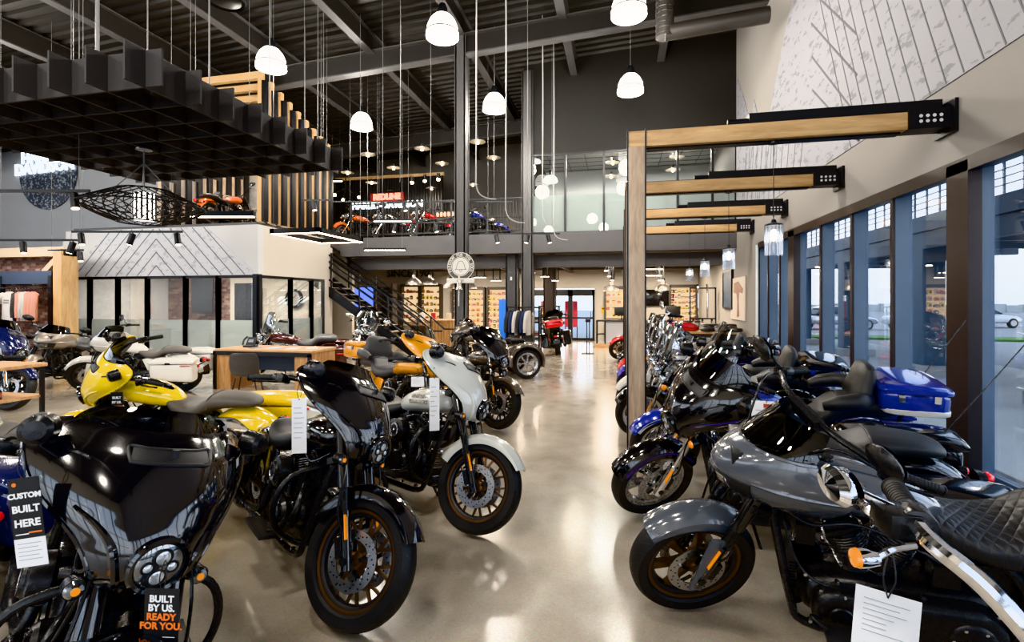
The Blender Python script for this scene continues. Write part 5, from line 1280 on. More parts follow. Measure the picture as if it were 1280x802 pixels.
for i, ch in enumerate(s_):
    if ch == ' ': continue
    a = R(205 - 230 * i / (len(s_) - 1)); part('lettering', text_mesh(ch, .085, CREAM, .003, .002), t, mtx=plane_mtx((.274 * cos(a), -.026, .274 * sin(a)), (sin(a), 0, -cos(a)), (cos(a), 0, sin(a))))
b = MB(CREAM); b.bb((-.34, -.05, -.40), (.34, .0, -.28)); part('name_bar', b, t, bevel=.01)
part('name_plate', MB(mat('sign_tan', (.4, .37, .32), .5)).bb((-.09, -.06, -.37), (.09, -.05, -.3)), t)
t = thing('brass_bell', 'pale bell with hanging rope below the round bell sign', 'bell', (CPX + .03, CPY - .3, 1.98))
part('bell', MB(mat('bell_metal', (.62, .6, .55), .25, .8)).lathe([(.0, .17), (.03, .165), (.045, .14), (.055, .06), (.075, .0), (.1, -.03), (.095, -.035), (.06, 0)], seg=28), t); part('bracket', MB(CREAM).bb((-.012, 0, .1), (.012, .16, .2)).cyl((0, 0, .15), (0, 0, .3), .02), t); part('rope', MB(CREAM).cyl((0, -.02, -.02), (0, -.02, -.42), .012, seg=8), t)
# SINCE 1903
p = on_y(513, 342, Y1); t = thing('wall_lettering', 'black raised lettering on the pale wall above the far shelves', 'sign', (p.x, Y1 - .02, p.z)); part('lettering', text_mesh('SINCE 1903', .46, mat('letter_black', (.012, .012, .012), .5), .02, .006), t, mtx=plane_mtx((0, -.02, 0), (1, 0, 0), (0, 0, 1)))
# ------------------------------------------------------------------ gallery railing and stair
t = thing('gallery_railing', 'dark steel railing with thin balusters along the gallery edge', 'railing', (-8.4, GY + .05, 3.66))
L_ = 5.7; b = MB(BSTEEL)
for z in (.08, 1.05): b.bb((0, -.02, z), (L_, .02, z + .04))
b.bb((0, -.03, .5), (L_, .03, .53)); part('rails', b, t)
for i in range(57): part('baluster', MB(BSTEEL).bb((i * .1, -.006, .1), (i * .1 + .012, .006, 1.05)), t)
for i in range(6): part('post', MB(BSTEEL).bb((i * 1.12, -.03, 0), (i * 1.12 + .05, .03, 1.1)), t)
t = thing('staircase', 'open steel stair with timber-edged treads and black railings climbing to the gallery', 'stair', (-5.75, 14.0, 0))
n_ = 19; rise, run = 3.6 / n_, .275
for i in range(n_):
    b = MB(BSTEEL); b.bb((-i * run - .3, -.45, (i + 1) * rise - .05), (-i * run, .5, (i + 1) * rise - .015)); b.use(mat('tread_top', (.36, .32, .27), .6, var=.1)).bb((-i * run - .3, -.45, (i + 1) * rise - .015), (-i * run, .5, (i + 1) * rise)); part('tread', b, t)
for y in (-.48, .52): part('stringer', MB(BSTEEL).bar((.1, y, 0), (-n_ * run, y, 3.5), .04, .26), t)
for y in (-.48, .52):
    b = MB(BSTEEL)
    for h in (.25, .62, .80, 1.0): b.bar((0, y, rise + h), (-n_ * run, y, 3.6 + h), .035, .045)
    b.bar((0, y, rise + 1.0), (.45, y, rise + .62), .035, .045)
    b.bar((.45, y, rise + .62), (.75, y, rise + .62), .035, .045)
    r_ = part('handrail', b, t)
    for i in range(6): x = -i * run * 3.4; part('rail_post', MB(BSTEEL).bb((x - .02, y - .02, rise - x / run * rise - .1), (x + .02, y + .02, rise - x / run * rise + 1.0)), r_)
p = on_d(557, 268, 16.6); t = thing('bulb_sign', 'row of five glowing orange bulbs on the gallery beside the red cruiser', 'lamp', (p.x, p.y, 3.65)); part('stand', MB(BSTEEL).bb((-.34, -.02, p.z - 3.75), (.34, .02, p.z - 3.55)).bb((-.3, -.02, 0), (-.26, .02, p.z - 3.7)).bb((.26, -.02, 0), (.3, .02, p.z - 3.7)).bb((-.4, -.15, 0), (.4, .15, .02)), t)
for i in range(5): part('bulb', MB(glow('orange_bulb', (1, .45, .08), 9)).ball((-.26 + .13 * i, -.06, p.z - 3.65), (.04, .04, .07), 10, 8), t)
# ------------------------------------------------------------------ sales desk, phone, chair
DX0, DX1, DY0, DY1 = -7.59, -5.53, 8.07, 8.92
t = thing('sales_desk', 'oak plank desk with black edge trim near the glazed office', 'desk', (DX0, DY0, 0)); w, d = DX1 - DX0, DY1 - DY0
part('desk_top', MB(OAKX).bb((0, 0, .72), (w, d, .77)), t, bevel=.003)
for x in (0, w - .34): part('side_panel', MB(OAKZ).bb((x if x else .02, .02, 0), (x + (.34 if x == 0 else .32), d - .02, .72)), t)
b = MB(BSTEEL); b.bb((-.02, -.02, .66), (w + .02, .0, .735)); b.bb((-.02, -.02, 0), (.03, .02, .7)); b.bb((w - .05, -.02, 0), (w + .02, .02, .7)); part('edge_trim', b, t)
part('modesty_panel', MB(mat('desk_navy', (.02, .03, .05), .5)).bb((.6, .25, .36), (w - .34, .28, .66)), t)
x, y, z = DX0, DY0, .77
t = thing('desk_phone', 'black desk phone standing on the left end of the oak desk', 'phone', (x + .42, y + .45, z)); part('phone_body', MB(BKS).bb((-.1, -.1, 0), (.1, .1, .04)), t, bevel=.01); part('display', MB(BKS).box((0, .02, .1), (.2, .02, .2), M.Rotation(-.5, 3, 'X')).use(mat('screen_blue', (.2, .25, .3), .2)).box((0, .008, .12), (.1, .012, .06), M.Rotation(-.5, 3, 'X')), t); part('handset', MB(BKS).tube([(-.13, -.06, .05), (-.15, 0, .14), (-.13, .07, .2)], .018), t)
for i, (u, v, c_, lab) in enumerate(((1.0, .4, (.25, .35, .5), 'blue printed brochure lying on the oak desk'), (1.45, .35, (.7, .7, .7), 'white sheet of paper lying on the right of the oak desk'), (1.75, .5, (.6, .6, .62), 'white sheet lying at the right end of the oak desk'), (.65, .3, (.1, .1, .11), 'dark notepad lying beside the desk phone'))):
    o = solo('paper', MB(mat('paper_%d' % i, c_, .6)).box((0, 0, .003), (.21, .29, .006)), lab, 'paper'); o.location = (x + u, y + v, z); o.rotation_euler.z = .3 * i
t = thing('side_chair', 'charcoal shell chair on thin black legs in front of the oak desk', 'chair', (-5.95, 7.0, 0), R(25))
CH = mat('chair_charcoal', (.06, .055, .053), .55, var=.1)
rows = []
for i in range(9):
    u = i / 8; zz = .84 - .40 * u if u < .7 else .56 - .1 * (u - .7) / .3; 
for i, (yy, zz, hw, cv) in enumerate(((-.26, .86, .16, .03), (-.25, .82, .21, .04), (-.235, .72, .225, .05), (-.215, .6, .22, .05), (-.18, .51, .21, .045), (-.1, .46, .21, .03), (.05, .45, .215, .02), (.18, .46, .21, .02), (.24, .45, .18, .0))):
    rows.append([V((hw * s, yy + cv * abs(s) ** 2 * (1 if i < 5 else 0), zz + (cv * abs(s) ** 2 if i >= 4 else 0))) for s in [-1 + k / 6 for k in range(13)]])
part('seat_shell', MB(CH).grid(rows), t, solid=.02, sub=1)
for sx in (-1, 1):
    for sy in (-1, 1): part('leg', MB(BSTEEL).cyl((sx * .14, sy * .14, .45), (sx * .22, sy * .22, 0), .011, seg=8), t)
# ------------------------------------------------------------------ wooden display table at far left
t = thing('display_table', 'small oak two-tier display table with black legs at the left edge', 'table', (-8.22, 4.75, 0))
part('table_top', MB(OAKX).bb((-.6, -.3, .84), (.9, .3, .885)), t, bevel=.004); part('shelf', MB(OAKX).bb((-.6, -.28, .44), (.86, .28, .475)), t)
for sx in (-.56, .86):
    for sy in (-.26, .26): part('leg', MB(BSTEEL).bb((sx - .02, sy - .02, 0), (sx + .02, sy + .02, .84)), t)
for i in range(4):
    o = solo('bottle', MB(BKS).lathe([(0, 0), (.035, 0), (.038, .02), (.038, .1), (.015, .13), (.015, .16), (0, .16)], seg=14).use(mat('bottle_label', (.4, .12, .08), .5)).lathe([(.0385, .03), (.0385, .085)], seg=14), 'dark bottle standing on the lower shelf of the display table', 'bottle', 'dark bottles on the display table'); o.location = (-7.85 + i * .12, 4.62, .475)
# ------------------------------------------------------------------ brick apparel corner
AY = 9.5; AX1 = on_y(82, 400, AY).x
t = thing('apparel_wall', 'timber framed brick display wall with clothes rail at the left', 'display wall', (AX1, AY, 0))
part('brick_panel', MB(BRICK).bb((-5, .25, 0), (-.2, .35, 2.9)), t, 'reddish brown brick panel')
part('post', MB(FIRZ).bb((-.25, -.1, 0), (0, .3, 2.95)), t, bevel=.004); part('beam', MB(FIRP).bb((-5, -.05, 2.78), (-.0, .3, 3.0)), t, bevel=.004)
part('brace', MB(FIRP).bar((-.3, .12, 2.8), (-1.15, .12, 2.1), .12, .14, (0, 1, 0)), t)
b = MB(mat('header_navy', (.03, .045, .08), .5)); b.bb((-5, -.1, 2.1), (-.3, .02, 2.42)); part('header_board', b, t)
for x in (-.34, -1.95): part('upright', MB(BSTEEL).bb((x - .05, -.12, 0), (x + .05, -.02, 2.3)), t)
b = MB(BSTEEL); b.cyl((-5, -.25, 2.0), (-.34, -.25, 2.0), .016); b.cyl((-.34, -.25, 2.0), (-.34, -.02, 2.0), .016); part('clothes_rail', b, t)
CLW = mat('cloth_white', (.62, .60, .58), .9, var=.06, scale=8, bump=.15, bscale=30); CLP = mat('cloth_coral', (.62, .30, .22), .9, var=.1, scale=8, bump=.15, bscale=30); CLG = mat('cloth_grey', (.42, .40, .38), .9, var=.1, scale=8, bump=.15, bscale=30); CLK = mat('cloth_black', (.03, .028, .03), .9, bump=.15, bscale=30)
def garment(m, long=True):
    def f():
        b = MB(m); S = [(.0, .08, .05), (-.03, .17, .07), (-.07, .22, .085), (-.2, .225, .10), (-.45, .235, .10), (-.66, .24, .10), (-.70, .225, .085)]
        L2 = []
        for z, hw, th in S: L2.append([V((hw * cos(a) * (1 + .03 * sin(9 * a + z * 20)), th * .6 * sin(a), z)) for a in [2 * pi * k / 24 for k in range(24)]])
        b.loft(L2)
        for sg in (-1, 1): b.tube([(sg * .17, 0, -.06), (sg * .27, 0, -.2), (sg * .30, .02, -.42 if long else -.26)] + ([(sg * .31, .02, -.62)] if long else []), [.07, .065, .055, .045] if long else [.075, .075, .08], 10, 4)
        return b.mesh('garment_body')
    return cached(K('gar', m, long), f)
def hanger_mesh():
    def f(): b = MB(BSTEEL); b.tube([(0, 0, .0), (0, 0, .05), (.02, 0, .09), (0, 0, .11), (-.02, 0, .09)], .004, 6); b.tube([(-.2, 0, -.07), (0, 0, .01), (.2, 0, -.07)], .006, 6, 3); return b.mesh('hanger')
    return cached('hng', f)
GL = [(-1.36, 0, CLW, False, 'white T-shirt with black print hanging face on in the brick apparel corner'), (-1.14, 140, CLK, True, 'black garment hanging beside the white T-shirt'), (-1.04, 144, CLP, True, 'coral sweatshirt nearest the white T-shirt on the rail'), (-.95, 146, CLG, True, 'grey sweatshirt between coral ones on the rail, left one'), (-.86, 146, CLG, True, 'grey sweatshirt between coral ones on the rail, right one'), (-.76, 144, CLP, True, 'coral sweatshirt third from the right end of the rail'), (-.66, 144, CLP, True, 'coral sweatshirt second from the right end of the rail'), (-.56, 144, CLP, True, 'coral sweatshirt at the right end of the clothes rail'), (-1.75, 140, CLG, True, 'grey garment left of the white T-shirt at the photo edge')]
for x, a, m, lg, lab in GL:
    t = thing('hanging_garment', lab, 'clothes', (AX1 + x, AY - .28, 1.90), R(a), 'clothes on the brick apparel rail'); part('garment_body', garment(m, lg), t); part('hanger', hanger_mesh(), t)
    if a == 0:
        part('lettering', text_mesh('Harley', .07, INK, .001), t, mtx=plane_mtx((0, -.066, -.2), (1, 0, 0), (0, 0, 1))); part('lettering', text_mesh('Davidson', .05, INK, .001), t, mtx=plane_mtx((0, -.066, -.26), (1, 0, 0), (0, 0, 1)))
t = thing('low_display_bench', 'dark low display bench carrying folded clothes in front of the brick apparel corner', 'display table', (AX1 - .6, AY - .85, 0))
part('bench_top', MB(BKS).bb((-2.5, -.3, .78), (.3, .35, .82)), t)
for x in (-2.3, -1, .2): part('leg', MB(BSTEEL).bb((x, -.26, 0), (x + .05, .3, .78)), t)
for i in range(9):
    m = (CLP, CLG, CLW, CLK)[i % 4]; b = MB(m)
    for k in range(3): b.sx([(-.15, 0, .025 + .05 * k, .1, .015, 3), (-.13, 0, .025 + .05 * k, .12, .024, 4), (.13, 0, .025 + .05 * k, .12, .024, 4), (.15, 0, .025 + .05 * k, .1, .015, 3)], 16, 1)
    o = solo('folded_clothes', b, 'pile of folded %s clothes on the low display bench, number %s from its right end' % (('coral', 'grey', 'white', 'black')[i % 4], ('one', 'two', 'three', 'four', 'five', 'six', 'seven', 'eight', 'nine')[i]), 'clothes', 'folded clothes on the low bench'); o.location = (AX1 - .5 - .3 * i, AY - .83, .82)
# ------------------------------------------------------------------ pictures in the office, on the walls
def picture(px0, py0, px1, py1, Y, m, label, fr=BSTEEL, name='framed_picture'):
    a, c_ = on_y(px0, py0, Y), on_y(px1, py1, Y); t = thing(name, label, 'picture', ((a.x + c_.x) / 2, Y, (a.z + c_.z) / 2)); w, h = (c_.x - a.x) / 2, (a.z - c_.z) / 2
    b = MB(fr); b.bb((-w, -.03, -h), (w, 0, h)); part('frame', b, t); part('print', MB(m).bb((-w + .05, -.034, -h + .05), (w - .05, -.03, h - .05)), t)
ART1 = mat('print_dark', (.022, .025, .032), .9, var=.9, scale=12); ART2 = mat('print_grey', (.3, .29, .28), .5, var=.7, scale=7); ART3 = mat('print_rust', (.40, .30, .25), .6, var=.55, scale=4)
picture(240, 348, 267, 392, 13.3, ART1, 'dark framed picture inside the office behind the third bay from the right')
picture(294, 354, 319, 400, 13.3, ART1, 'dark framed poster inside the office behind the right front bay')
picture(148, 362, 170, 380, 13.5, ART2, 'framed picture on the brick wall inside the office')
picture(288, 228, 323, 262, 13.95, ART2, 'black and white photo print on the loft wall behind the orange motorcycle', BEIGE, 'photo_print')
# door inside office
b = MB(BSTEEL); a = on_y(88, 352, 13.3); b.bb((a.x, 13.45, 0), (a.x + .9, 13.55, 2.1)); struct('door_9', b)
# wall clock inside office
t = thing('round_clock', 'round dark clock on the office wall behind the side glazing', 'clock', (OX - 1.2, 13.55, 1.75)); part('clock_case', MB(BSTEEL).cyl((0, 0, 0), (0, -.05, 0), .3, seg=32).use(mat('clock_face', (.35, .33, .3), .5)).cyl((0, -.05, 0), (0, -.055, 0), .22, seg=32), t)
part('clock_hand', MB(BSTEEL).bar((0, -.06, 0), (.1, -.06, .12), .015, .005, (0, 1, 0)).bar((0, -.06, 0), (-.05, -.06, .17), .012, .005, (0, 1, 0)), t)
# prints on the right wall past the windows
p, q = on_x(932, 345, WX - .02), on_x(914, 398, WX - .02)
t = thing('wall_print', 'tall pale print of a rusty motorcycle part on the right wall past the windows', 'picture', (WX - .015, (p.y + q.y) / 2, (p.z + q.z) / 2)); hy, hz = abs(q.y - p.y) / 2, abs(p.z - q.z) / 2
part('panel', MB(mat('print_paper', (.50, .44, .38), .7, var=.05)).bb((-.02, -hy, -hz), (.01, hy, hz)), t)
part('printed_figure', MB(mat('rust_ink', (.22, .12, .08), .7, var=.4, scale=6)).prism([(-.35, .5), (.1, .55), (.55, .3), (.5, .15), (.2, .2), (.15, -.1), (.22, -.55), (-.05, -.6), (-.02, -.1), (-.1, .15), (-.4, .2)], lambda u, v, w_: V((-.022 - w_, -u * hy * 1.4, v * hz * 1.5)), .002), t)
t = thing('framed_poster', 'dark blue framed poster hanging on the right wall beyond the rusty print', 'poster', (WX - .02, 15.2, 2.0)); part('panel', MB(mat('panel_blue', (.03, .05, .08), .5, var=.6, scale=5)).bb((-.03, -.55, -.5), (0, .55, .5)), t); part('frame', MB(BSTEEL).bb((-.05, -.6, .5), (.015, .6, .55)).bb((-.05, -.6, -.55), (.015, .6, -.5)).bb((-.05, -.6, -.5), (.015, -.55, .5)).bb((-.05, .55, -.5), (.015, .6, .5)), t)
t = thing('parts_rack', 'tall steel rack of chrome pipes standing by the right wall past the windows', 'rack', (2.55, 16.6, 0)); b = MB(BSTEEL); b.bb((-.4, -.2, 0), (.4, .2, .05)); b.bb((-.4, -.03, 0), (-.36, .03, 2.1)); b.bb((.36, -.03, 0), (.4, .03, 2.1)); b.bb((-.4, -.03, 2.06), (.4, .03, 2.1)); b.bb((-.4, -.03, 1.1), (.4, .03, 1.14)); part('frame', b, t)
for i in range(5): o = solo('exhaust_pipe', MB(CHR).tube([(0, 0, 0), (0, 0, .5), (0, .02, .9), (0, .1, 1.05)], .035, 10), 'chrome exhaust pipe standing in the tall rack by the right wall', 'exhaust pipe', 'chrome pipes in the tall rack'); o.location = (2.27 + .14 * i, 16.57, 1.14 if i % 2 else .05)
# desk-height counter with helmets on the right, far
t = thing('timber_bench', 'long timber topped counter at the far end of the right motorcycle row', 'counter', (2.25, 13.4, 0)); part('counter_top', MB(OAKX).bb((-1.3, -.3, .86), (.7, .35, .91)), t); part('counter_body', MB(mat('counter_dark', (.05, .048, .05), .6)).bb((-1.25, -.25, 0), (.65, .3, .86)), t)
for i in range(5):
    o = solo('saddle', MB(LEA if i != 2 else LET).sx([(-.22, 0, .03, .06, .02, 2.5), (-.15, 0, .05, .12, .05, 3), (0, 0, .04, .14, .04, 3), (.12, 0, .09, .12, .05, 3), (.2, 0, .12, .08, .03, 2.5)], 18, 3), 'dark spare motorcycle seat lying on the far timber counter, %s' % ('left end', 'second from left', 'in the middle', 'second from right', 'right end')[i], 'seat', 'spare seats on the far counter'); o.location = (2.12 + i * .17, 13.28 + .2 * (i % 2), .91); o.rotation_euler.z = 1.5 + .1 * i
for i in range(2):
    o = solo('box', MB(BKS).bb((-.2, -.15, 0), (.2, .15, .18)), 'black case standing on the far timber counter, %s one' % ('left', 'right')[i], 'case', bevel=.03); o.location = (2.25 + .44 * i, 13.62, .91)
# ------------------------------------------------------------------ far shop under the gallery
SHW = mat('shelf_white', (.55, .47, .36), .6, emit=(1, .75, .45), estr=.55); SHD = mat('shelf_dark', (.05, .04, .035), .6)
PCOL = [mat('product_%d' % i, c_, .5) for i, c_ in enumerate(((.03, .03, .03), (.5, .22, .03), (.5, .48, .44), (.10, .07, .05), (.35, .05, .03), (.6, .5, .1), (.2, .2, .22)))]
PROD = []
for i, m in enumerate(PCOL):
    for k, (w_, h_) in enumerate(((.13, .12), (.10, .16), (.16, .09))):
        b = MB(m); b.bb((-w_ / 2, -.05, 0), (w_ / 2, .05, h_)); b.use(PCOL[(i + 2) % 7]).bb((-w_ * .35, -.053, h_ * .25), (w_ * .35, -.05, h_ * .7)); b.use(PCOL[(i + 3) % 7]).bb((-w_ * .2, -.03, h_), (w_ * .2, .03, h_ + .015)); PROD.append(b.mesh('product_box'))
ROWN = ['bottom', 'second', 'third', 'fourth', 'fifth', 'sixth', 'top']
def shelf_unit(x0, x1, y, z0, z1, nr, label, short, ncol, warm=True):
    t = thing('wall_shelf', label, 'shelf', (x0, y, 0)); w_ = x1 - x0
    part('back_panel', MB(SHW).bb((0, -.02, z0), (w_, 0, z1)), t)
    b = MB(SHD)
    for x in (0, w_): b.bb((x - .04, -.3, 0), (x + .04, 0, z1 + .08))
    b.bb((0, -.3, z1), (w_, 0, z1 + .12)); part('case', b, t)
    for r in range(nr):
        z = z0 + (z1 - z0) * r / nr; part('shelf_board', MB(SHW).bb((.04, -.28, z - .02), (w_ - .04, -.02, z)), t)
        for c_ in range(ncol):
            if random.random() < .06: continue
            x = x0 + w_ * (c_ + .5) / ncol + random.uniform(-.02, .02)
            o = link('product_box', random.choice(PROD)); o.location = (x, y - .16, z); tag(o, 'small packaged product on the %s shelf of %s' % (ROWN[r] if r < 7 else 'upper', short), 'box', 'packaged products on %s, %s shelf' % (short, ROWN[r] if r < 7 else 'upper'))
shelf_unit(-7.15, -5.75, Y1 - .05, .5, 2.15, 7, 'backlit product shelves on the far wall, left of the blue post', 'the far left backlit shelves', 7)
shelf_unit(-5.6, -4.25, Y1 - .05, .5, 2.15, 7, 'backlit product shelves on the far wall, nearest the entrance doors', 'the backlit shelves beside the doors', 7)
shelf_unit(-9.6, -8.75, Y1 - .05, .6, 2.3, 6, 'dark product shelves behind the stair, left bay', 'the left bay behind the stair', 5)
shelf_unit(-8.65, -7.75, Y1 - .05, .6, 2.3, 6, 'dark product shelves behind the stair, right bay', 'the right bay behind the stair', 5)
shelf_unit(-.6, .75, Y1 - .05, 1.0, 2.15, 4, 'backlit parts shelves behind the service counter beside the timber post', 'the parts shelves behind the service counter', 6)
shelf_unit(1.95, 2.95, Y1 - .05, .9, 2.2, 6, 'backlit parts shelves right of the television', 'the parts shelves right of the television', 7)
t = thing('television', 'black wall mounted television on the far wall behind the counter', 'television', (on_y(825, 372, Y1).x, Y1 - .08, on_y(825, 372, Y1).z)); part('screen', MB(mat('tv_screen', (.012, .012, .014), .12)).bb((-.55, -.03, -.33), (.55, 0, .33)), t, bevel=.01); part('bracket', MB(BSTEEL).bb((-.1, 0, -.1), (.1, .075, .1)), t)
t = thing('service_counter', 'grey fronted service counter with dark top and timber plinth', 'counter', (-.75, 18.2, 0)); part('counter_front', MB(mat('counter_grey', (.38, .40, .46), .5, var=.05)).bb((.25, 0, .12), (3.4, .1, .93)), t); part('counter_top', MB(BKS).bb((-.1, -.06, .93), (3.45, .6, .98)), t); part('plinth', MB(OAKX).bb((-.15, -.12, 0), (3.4, .1, .12)), t)
part('open_shelf', MB(BKS).bb((-.1, .02, .1), (-.06, .6, .93)).bb((.2, .02, .1), (.25, .6, .93)).bb((-.1, .02, .45), (.25, .6, .47)), t)
part('emblem', MB(BKS).prism([(0, .06), (.1, 0), (0, -.06), (-.1, 0)], lambda u, v, w_: V((1.05 + u, -.004 - w_, .78 + v)), .003), t, 'small dark diamond emblem')
for i, (px, py) in enumerate(((777, 389), (841, 388))):
    p = on_y(px, py, 18.5); t = thing('computer_monitor', 'dark computer monitor on the service counter, %s the timber post' % ('left of', 'right of')[i], 'monitor', (p.x, 18.5, .98)); hh = p.z - .98
    part('screen', MB(BKS).bb((-.26, -.02, hh - .16), (.26, .02, hh + .16)), t, bevel=.008); part('stand', MB(BKS).cyl((0, .03, 0), (0, .03, hh), .025).bb((-.12, -.08, 0), (.12, .1, .015)), t)
o = solo('yellow_notice', MB(mat('notice_yellow', (.7, .45, .02), .5)).bb((-.09, -.02, -.14), (.09, 0, .14)).use(INK).bb((-.05, -.022, .02), (.05, -.02, .08)), 'small yellow box on the far wall right of the entrance doors', 'box'); p = on_y(754, 387, Y1); o.location = (p.x, Y1 - .001, p.z)
# red helmet-like tank on the counter
t = thing('display_tank', 'glossy red motorcycle fuel tank displayed on the left end of the far timber counter', 'fuel tank', (1.55, 13.42, .885), R(185)); part('tank_body', MB(RED).sx([(-.4, 0, .1, .06, .06, 2.3), (-.3, 0, .12, .16, .1, 2.5), (0, 0, .14, .2, .13, 2.5), (.25, 0, .13, .17, .12, 2.4), (.36, 0, .11, .08, .07, 2.2)], 24), t); part('filler_cap', MB(CHR).cyl((0, 0, .26), (0, 0, .29), .04), t)
# wooden info counter by the stair
t = thing('slatted_counter', 'oak slatted reception counter at the foot of the stair', 'counter', (-6.95, 15.7, 0)); b = MB(OAKZ)
for i in range(16): b.bb((i * .1, 0, 0), (i * .1 + .085, .04, 1.0))
part('slat_front', b, t); part('counter_body', MB(SHD).bb((0, .04, 0), (1.75, .6, 1.0)), t); part('counter_top', MB(OAKX).bb((-.05, -.05, 1.0), (1.8, .65, 1.05)), t)
for i, (dx, c_, lab) in enumerate(((.35, (.6, .6, .6), 'white card stand on the oak slatted counter'), (.75, (.45, .02, .02), 'red item standing on the oak slatted counter'), (1.3, (.5, .45, .35), 'pale display item on the oak slatted counter'))):
    o = solo('counter_item', MB(mat('item_%d' % i, c_, .5)).bb((-.08, -.03, 0), (.08, .03, .22)).bb((-.1, -.08, 0), (.1, .08, .015)), lab, 'display item', bevel=.006); o.location = (-6.95 + dx, 15.9, 1.05)
# screen under stair and dark cabinet
t = thing('wall_screen', 'bright blue wall screen seen through the stair railings', 'screen', (on_y(452, 372, 17.0).x, 17.0, on_y(452, 372, 17.0).z)); part('panel', MB(BSTEEL).bb((-.5, 0, -.42), (.5, .05, .42)), t); part('display', MB(mat('screen_glow_blue', (.05, .1, .5), .3, emit=(.12, .25, 1), estr=1.6, var=.6, scale=3)).bb((-.47, -.01, -.39), (.47, 0, .39)), t); part('stand', MB(BSTEEL).bb((-.05, .0, -t.location.z), (.05, .05, -.4)), t)
t = thing('display_cabinet', 'tall dark display cabinet behind the stair', 'cabinet', (on_y(481, 380, 17.6).x, 17.6, 0)); b = MB(SHD); b.bb((-.32, 0, 0), (-.27, .4, 2.35)); b.bb((.27, 0, 0), (.32, .4, 2.35)); b.bb((-.3, .35, 0), (.3, .4, 2.2)); b.bb((-.32, 0, 2.05), (.32, .4, 2.1)); part('case', b, t)
for z in (.5, 1.0, 1.5): part('shelf_board', MB(SHD).bb((-.27, 0, z), (.27, .36, z + .03)), t)
# blue post, clothes rack, racks, sign stand
o = solo('blue_post', MB(mat('post_blue', (.02, .16, .62), .4)).bb((-.1, -.05, 0), (.1, .05, 1.72)).bb((-.2, -.2, 0), (.2, .2, .03)), 'bright blue upright panel standing left of the clothes rack', 'post', bevel=.006); p = on_d(628, 405, 14.2); o.location = (p.x, p.y, 0)
t = thing('clothes_rack', 'steel rack of dark jeans and jackets right of the blue post', 'clothes rack', (p.x + .45, p.y + .25, 0)); b = MB(BSTEEL)
for x in (-.35, .35): b.cyl((x, 0, 0), (x, 0, 1.5), .014); b.cyl((x, -.25, .01), (x, .25, .01), .014)
b.cyl((-.35, 0, 1.5), (.35, 0, 1.5), .014); part('frame', b, t)
CLN = mat('cloth_navy', (.02, .03, .07), .9, bump=.15, bscale=30)
for i in range(6):
    g = thing('hanging_garment', 'dark garment on the steel rack by the blue post, %s from the left' % ('first', 'second', 'third', 'fourth', 'fifth', 'sixth')[i], 'clothes', (p.x + .18 + i * .11, p.y + .25, 1.40), R(80), 'dark garments on the steel rack'); part('garment_body', garment((CLK, CLN, CLG)[i % 3]), g); part('hanger', hanger_mesh(), g)
for i, (px, D, lab) in enumerate(((661, 15.3, 'dark wire merchandise rack standing left of the far brown column'), (687, 18.7, 'dark wire merchandise rack standing behind the red tour bike'))):
    p = on_d(px, 400, D); t = thing('merchandise_rack', lab, 'rack', (p.x, p.y, 0)); b = MB(BSTEEL)
    for x in (-.35, .35):
        for y in (-.2, .2): b.bb((x - .02, y - .02, 0), (x + .02, y + .02, 1.45))
    b.bb((-.4, -.25, 1.45), (.4, .25, 1.5)); part('frame', b, t)
    for z in (.2, .6, 1.0): part('shelf_board', MB(SHD).bb((-.35, -.2, z), (.35, .2, z + .02)), t)
    for k in range(9):
        o = link('product_box', PROD[(k * 5 + i * 3 + 4) % 21]); o.location = (p.x - .24 + (k % 3) * .24, p.y - .12, .22 + .4 * (k // 3)); o.scale = (1.4,) * 3; tag(o, 'packaged product on the wire rack ' + ('left of the far brown column' if i == 0 else 'behind the red tour bike'), 'box', 'products on wire rack %s' % ('one' if i == 0 else 'two'))
p = on_d(735, 428, 15.8); t = thing('sign_stand', 'slim black queue stand in front of the entrance doors', 'stand', (p.x, p.y, 0)); part('base', MB(BSTEEL).bb((-.2, -.15, 0), (.2, .15, .02)), t); part('pole', MB(BSTEEL).bb((-.05, -.015, 0), (-.02, .015, 1.0)).bb((.03, -.015, 0), (.06, .015, 1.0)), t); part('head', MB(BSTEEL).box((0, 0, 1.05), (.16, .1, .1)), t)
# posters seen through the doors
for i, (px0, px1, c_, lab) in enumerate(((676, 690, (.6, .12, .05), 'red and yellow banner outside behind the left entrance door'), (706, 722, (.6, .04, .06), 'red banner outside behind the middle entrance door'))):
    a, c2 = on_y(px0, 376, 22.2), on_y(px1, 398, 22.2); o = solo('banner', MB(mat('banner_%d' % i, c_, .6, var=.5, scale=5)).bb((a.x, 22.2, .5), (c2.x, 22.23, a.z)).use(BSTEEL).bb((a.x, 22.2, -.15), (a.x + .04, 22.23, .5)).bb((c2.x - .04, 22.2, -.15), (c2.x, 22.23, .5)), lab, 'banner', flat=True)
# wall switch post on column
o = solo('wall_switch', MB(PAP).bb((-.03, -.01, -.05), (.03, 0, .05)), 'small white switch plate on the gallery column', 'switch'); o.location = (-3.2, GY + .26, 2.35)
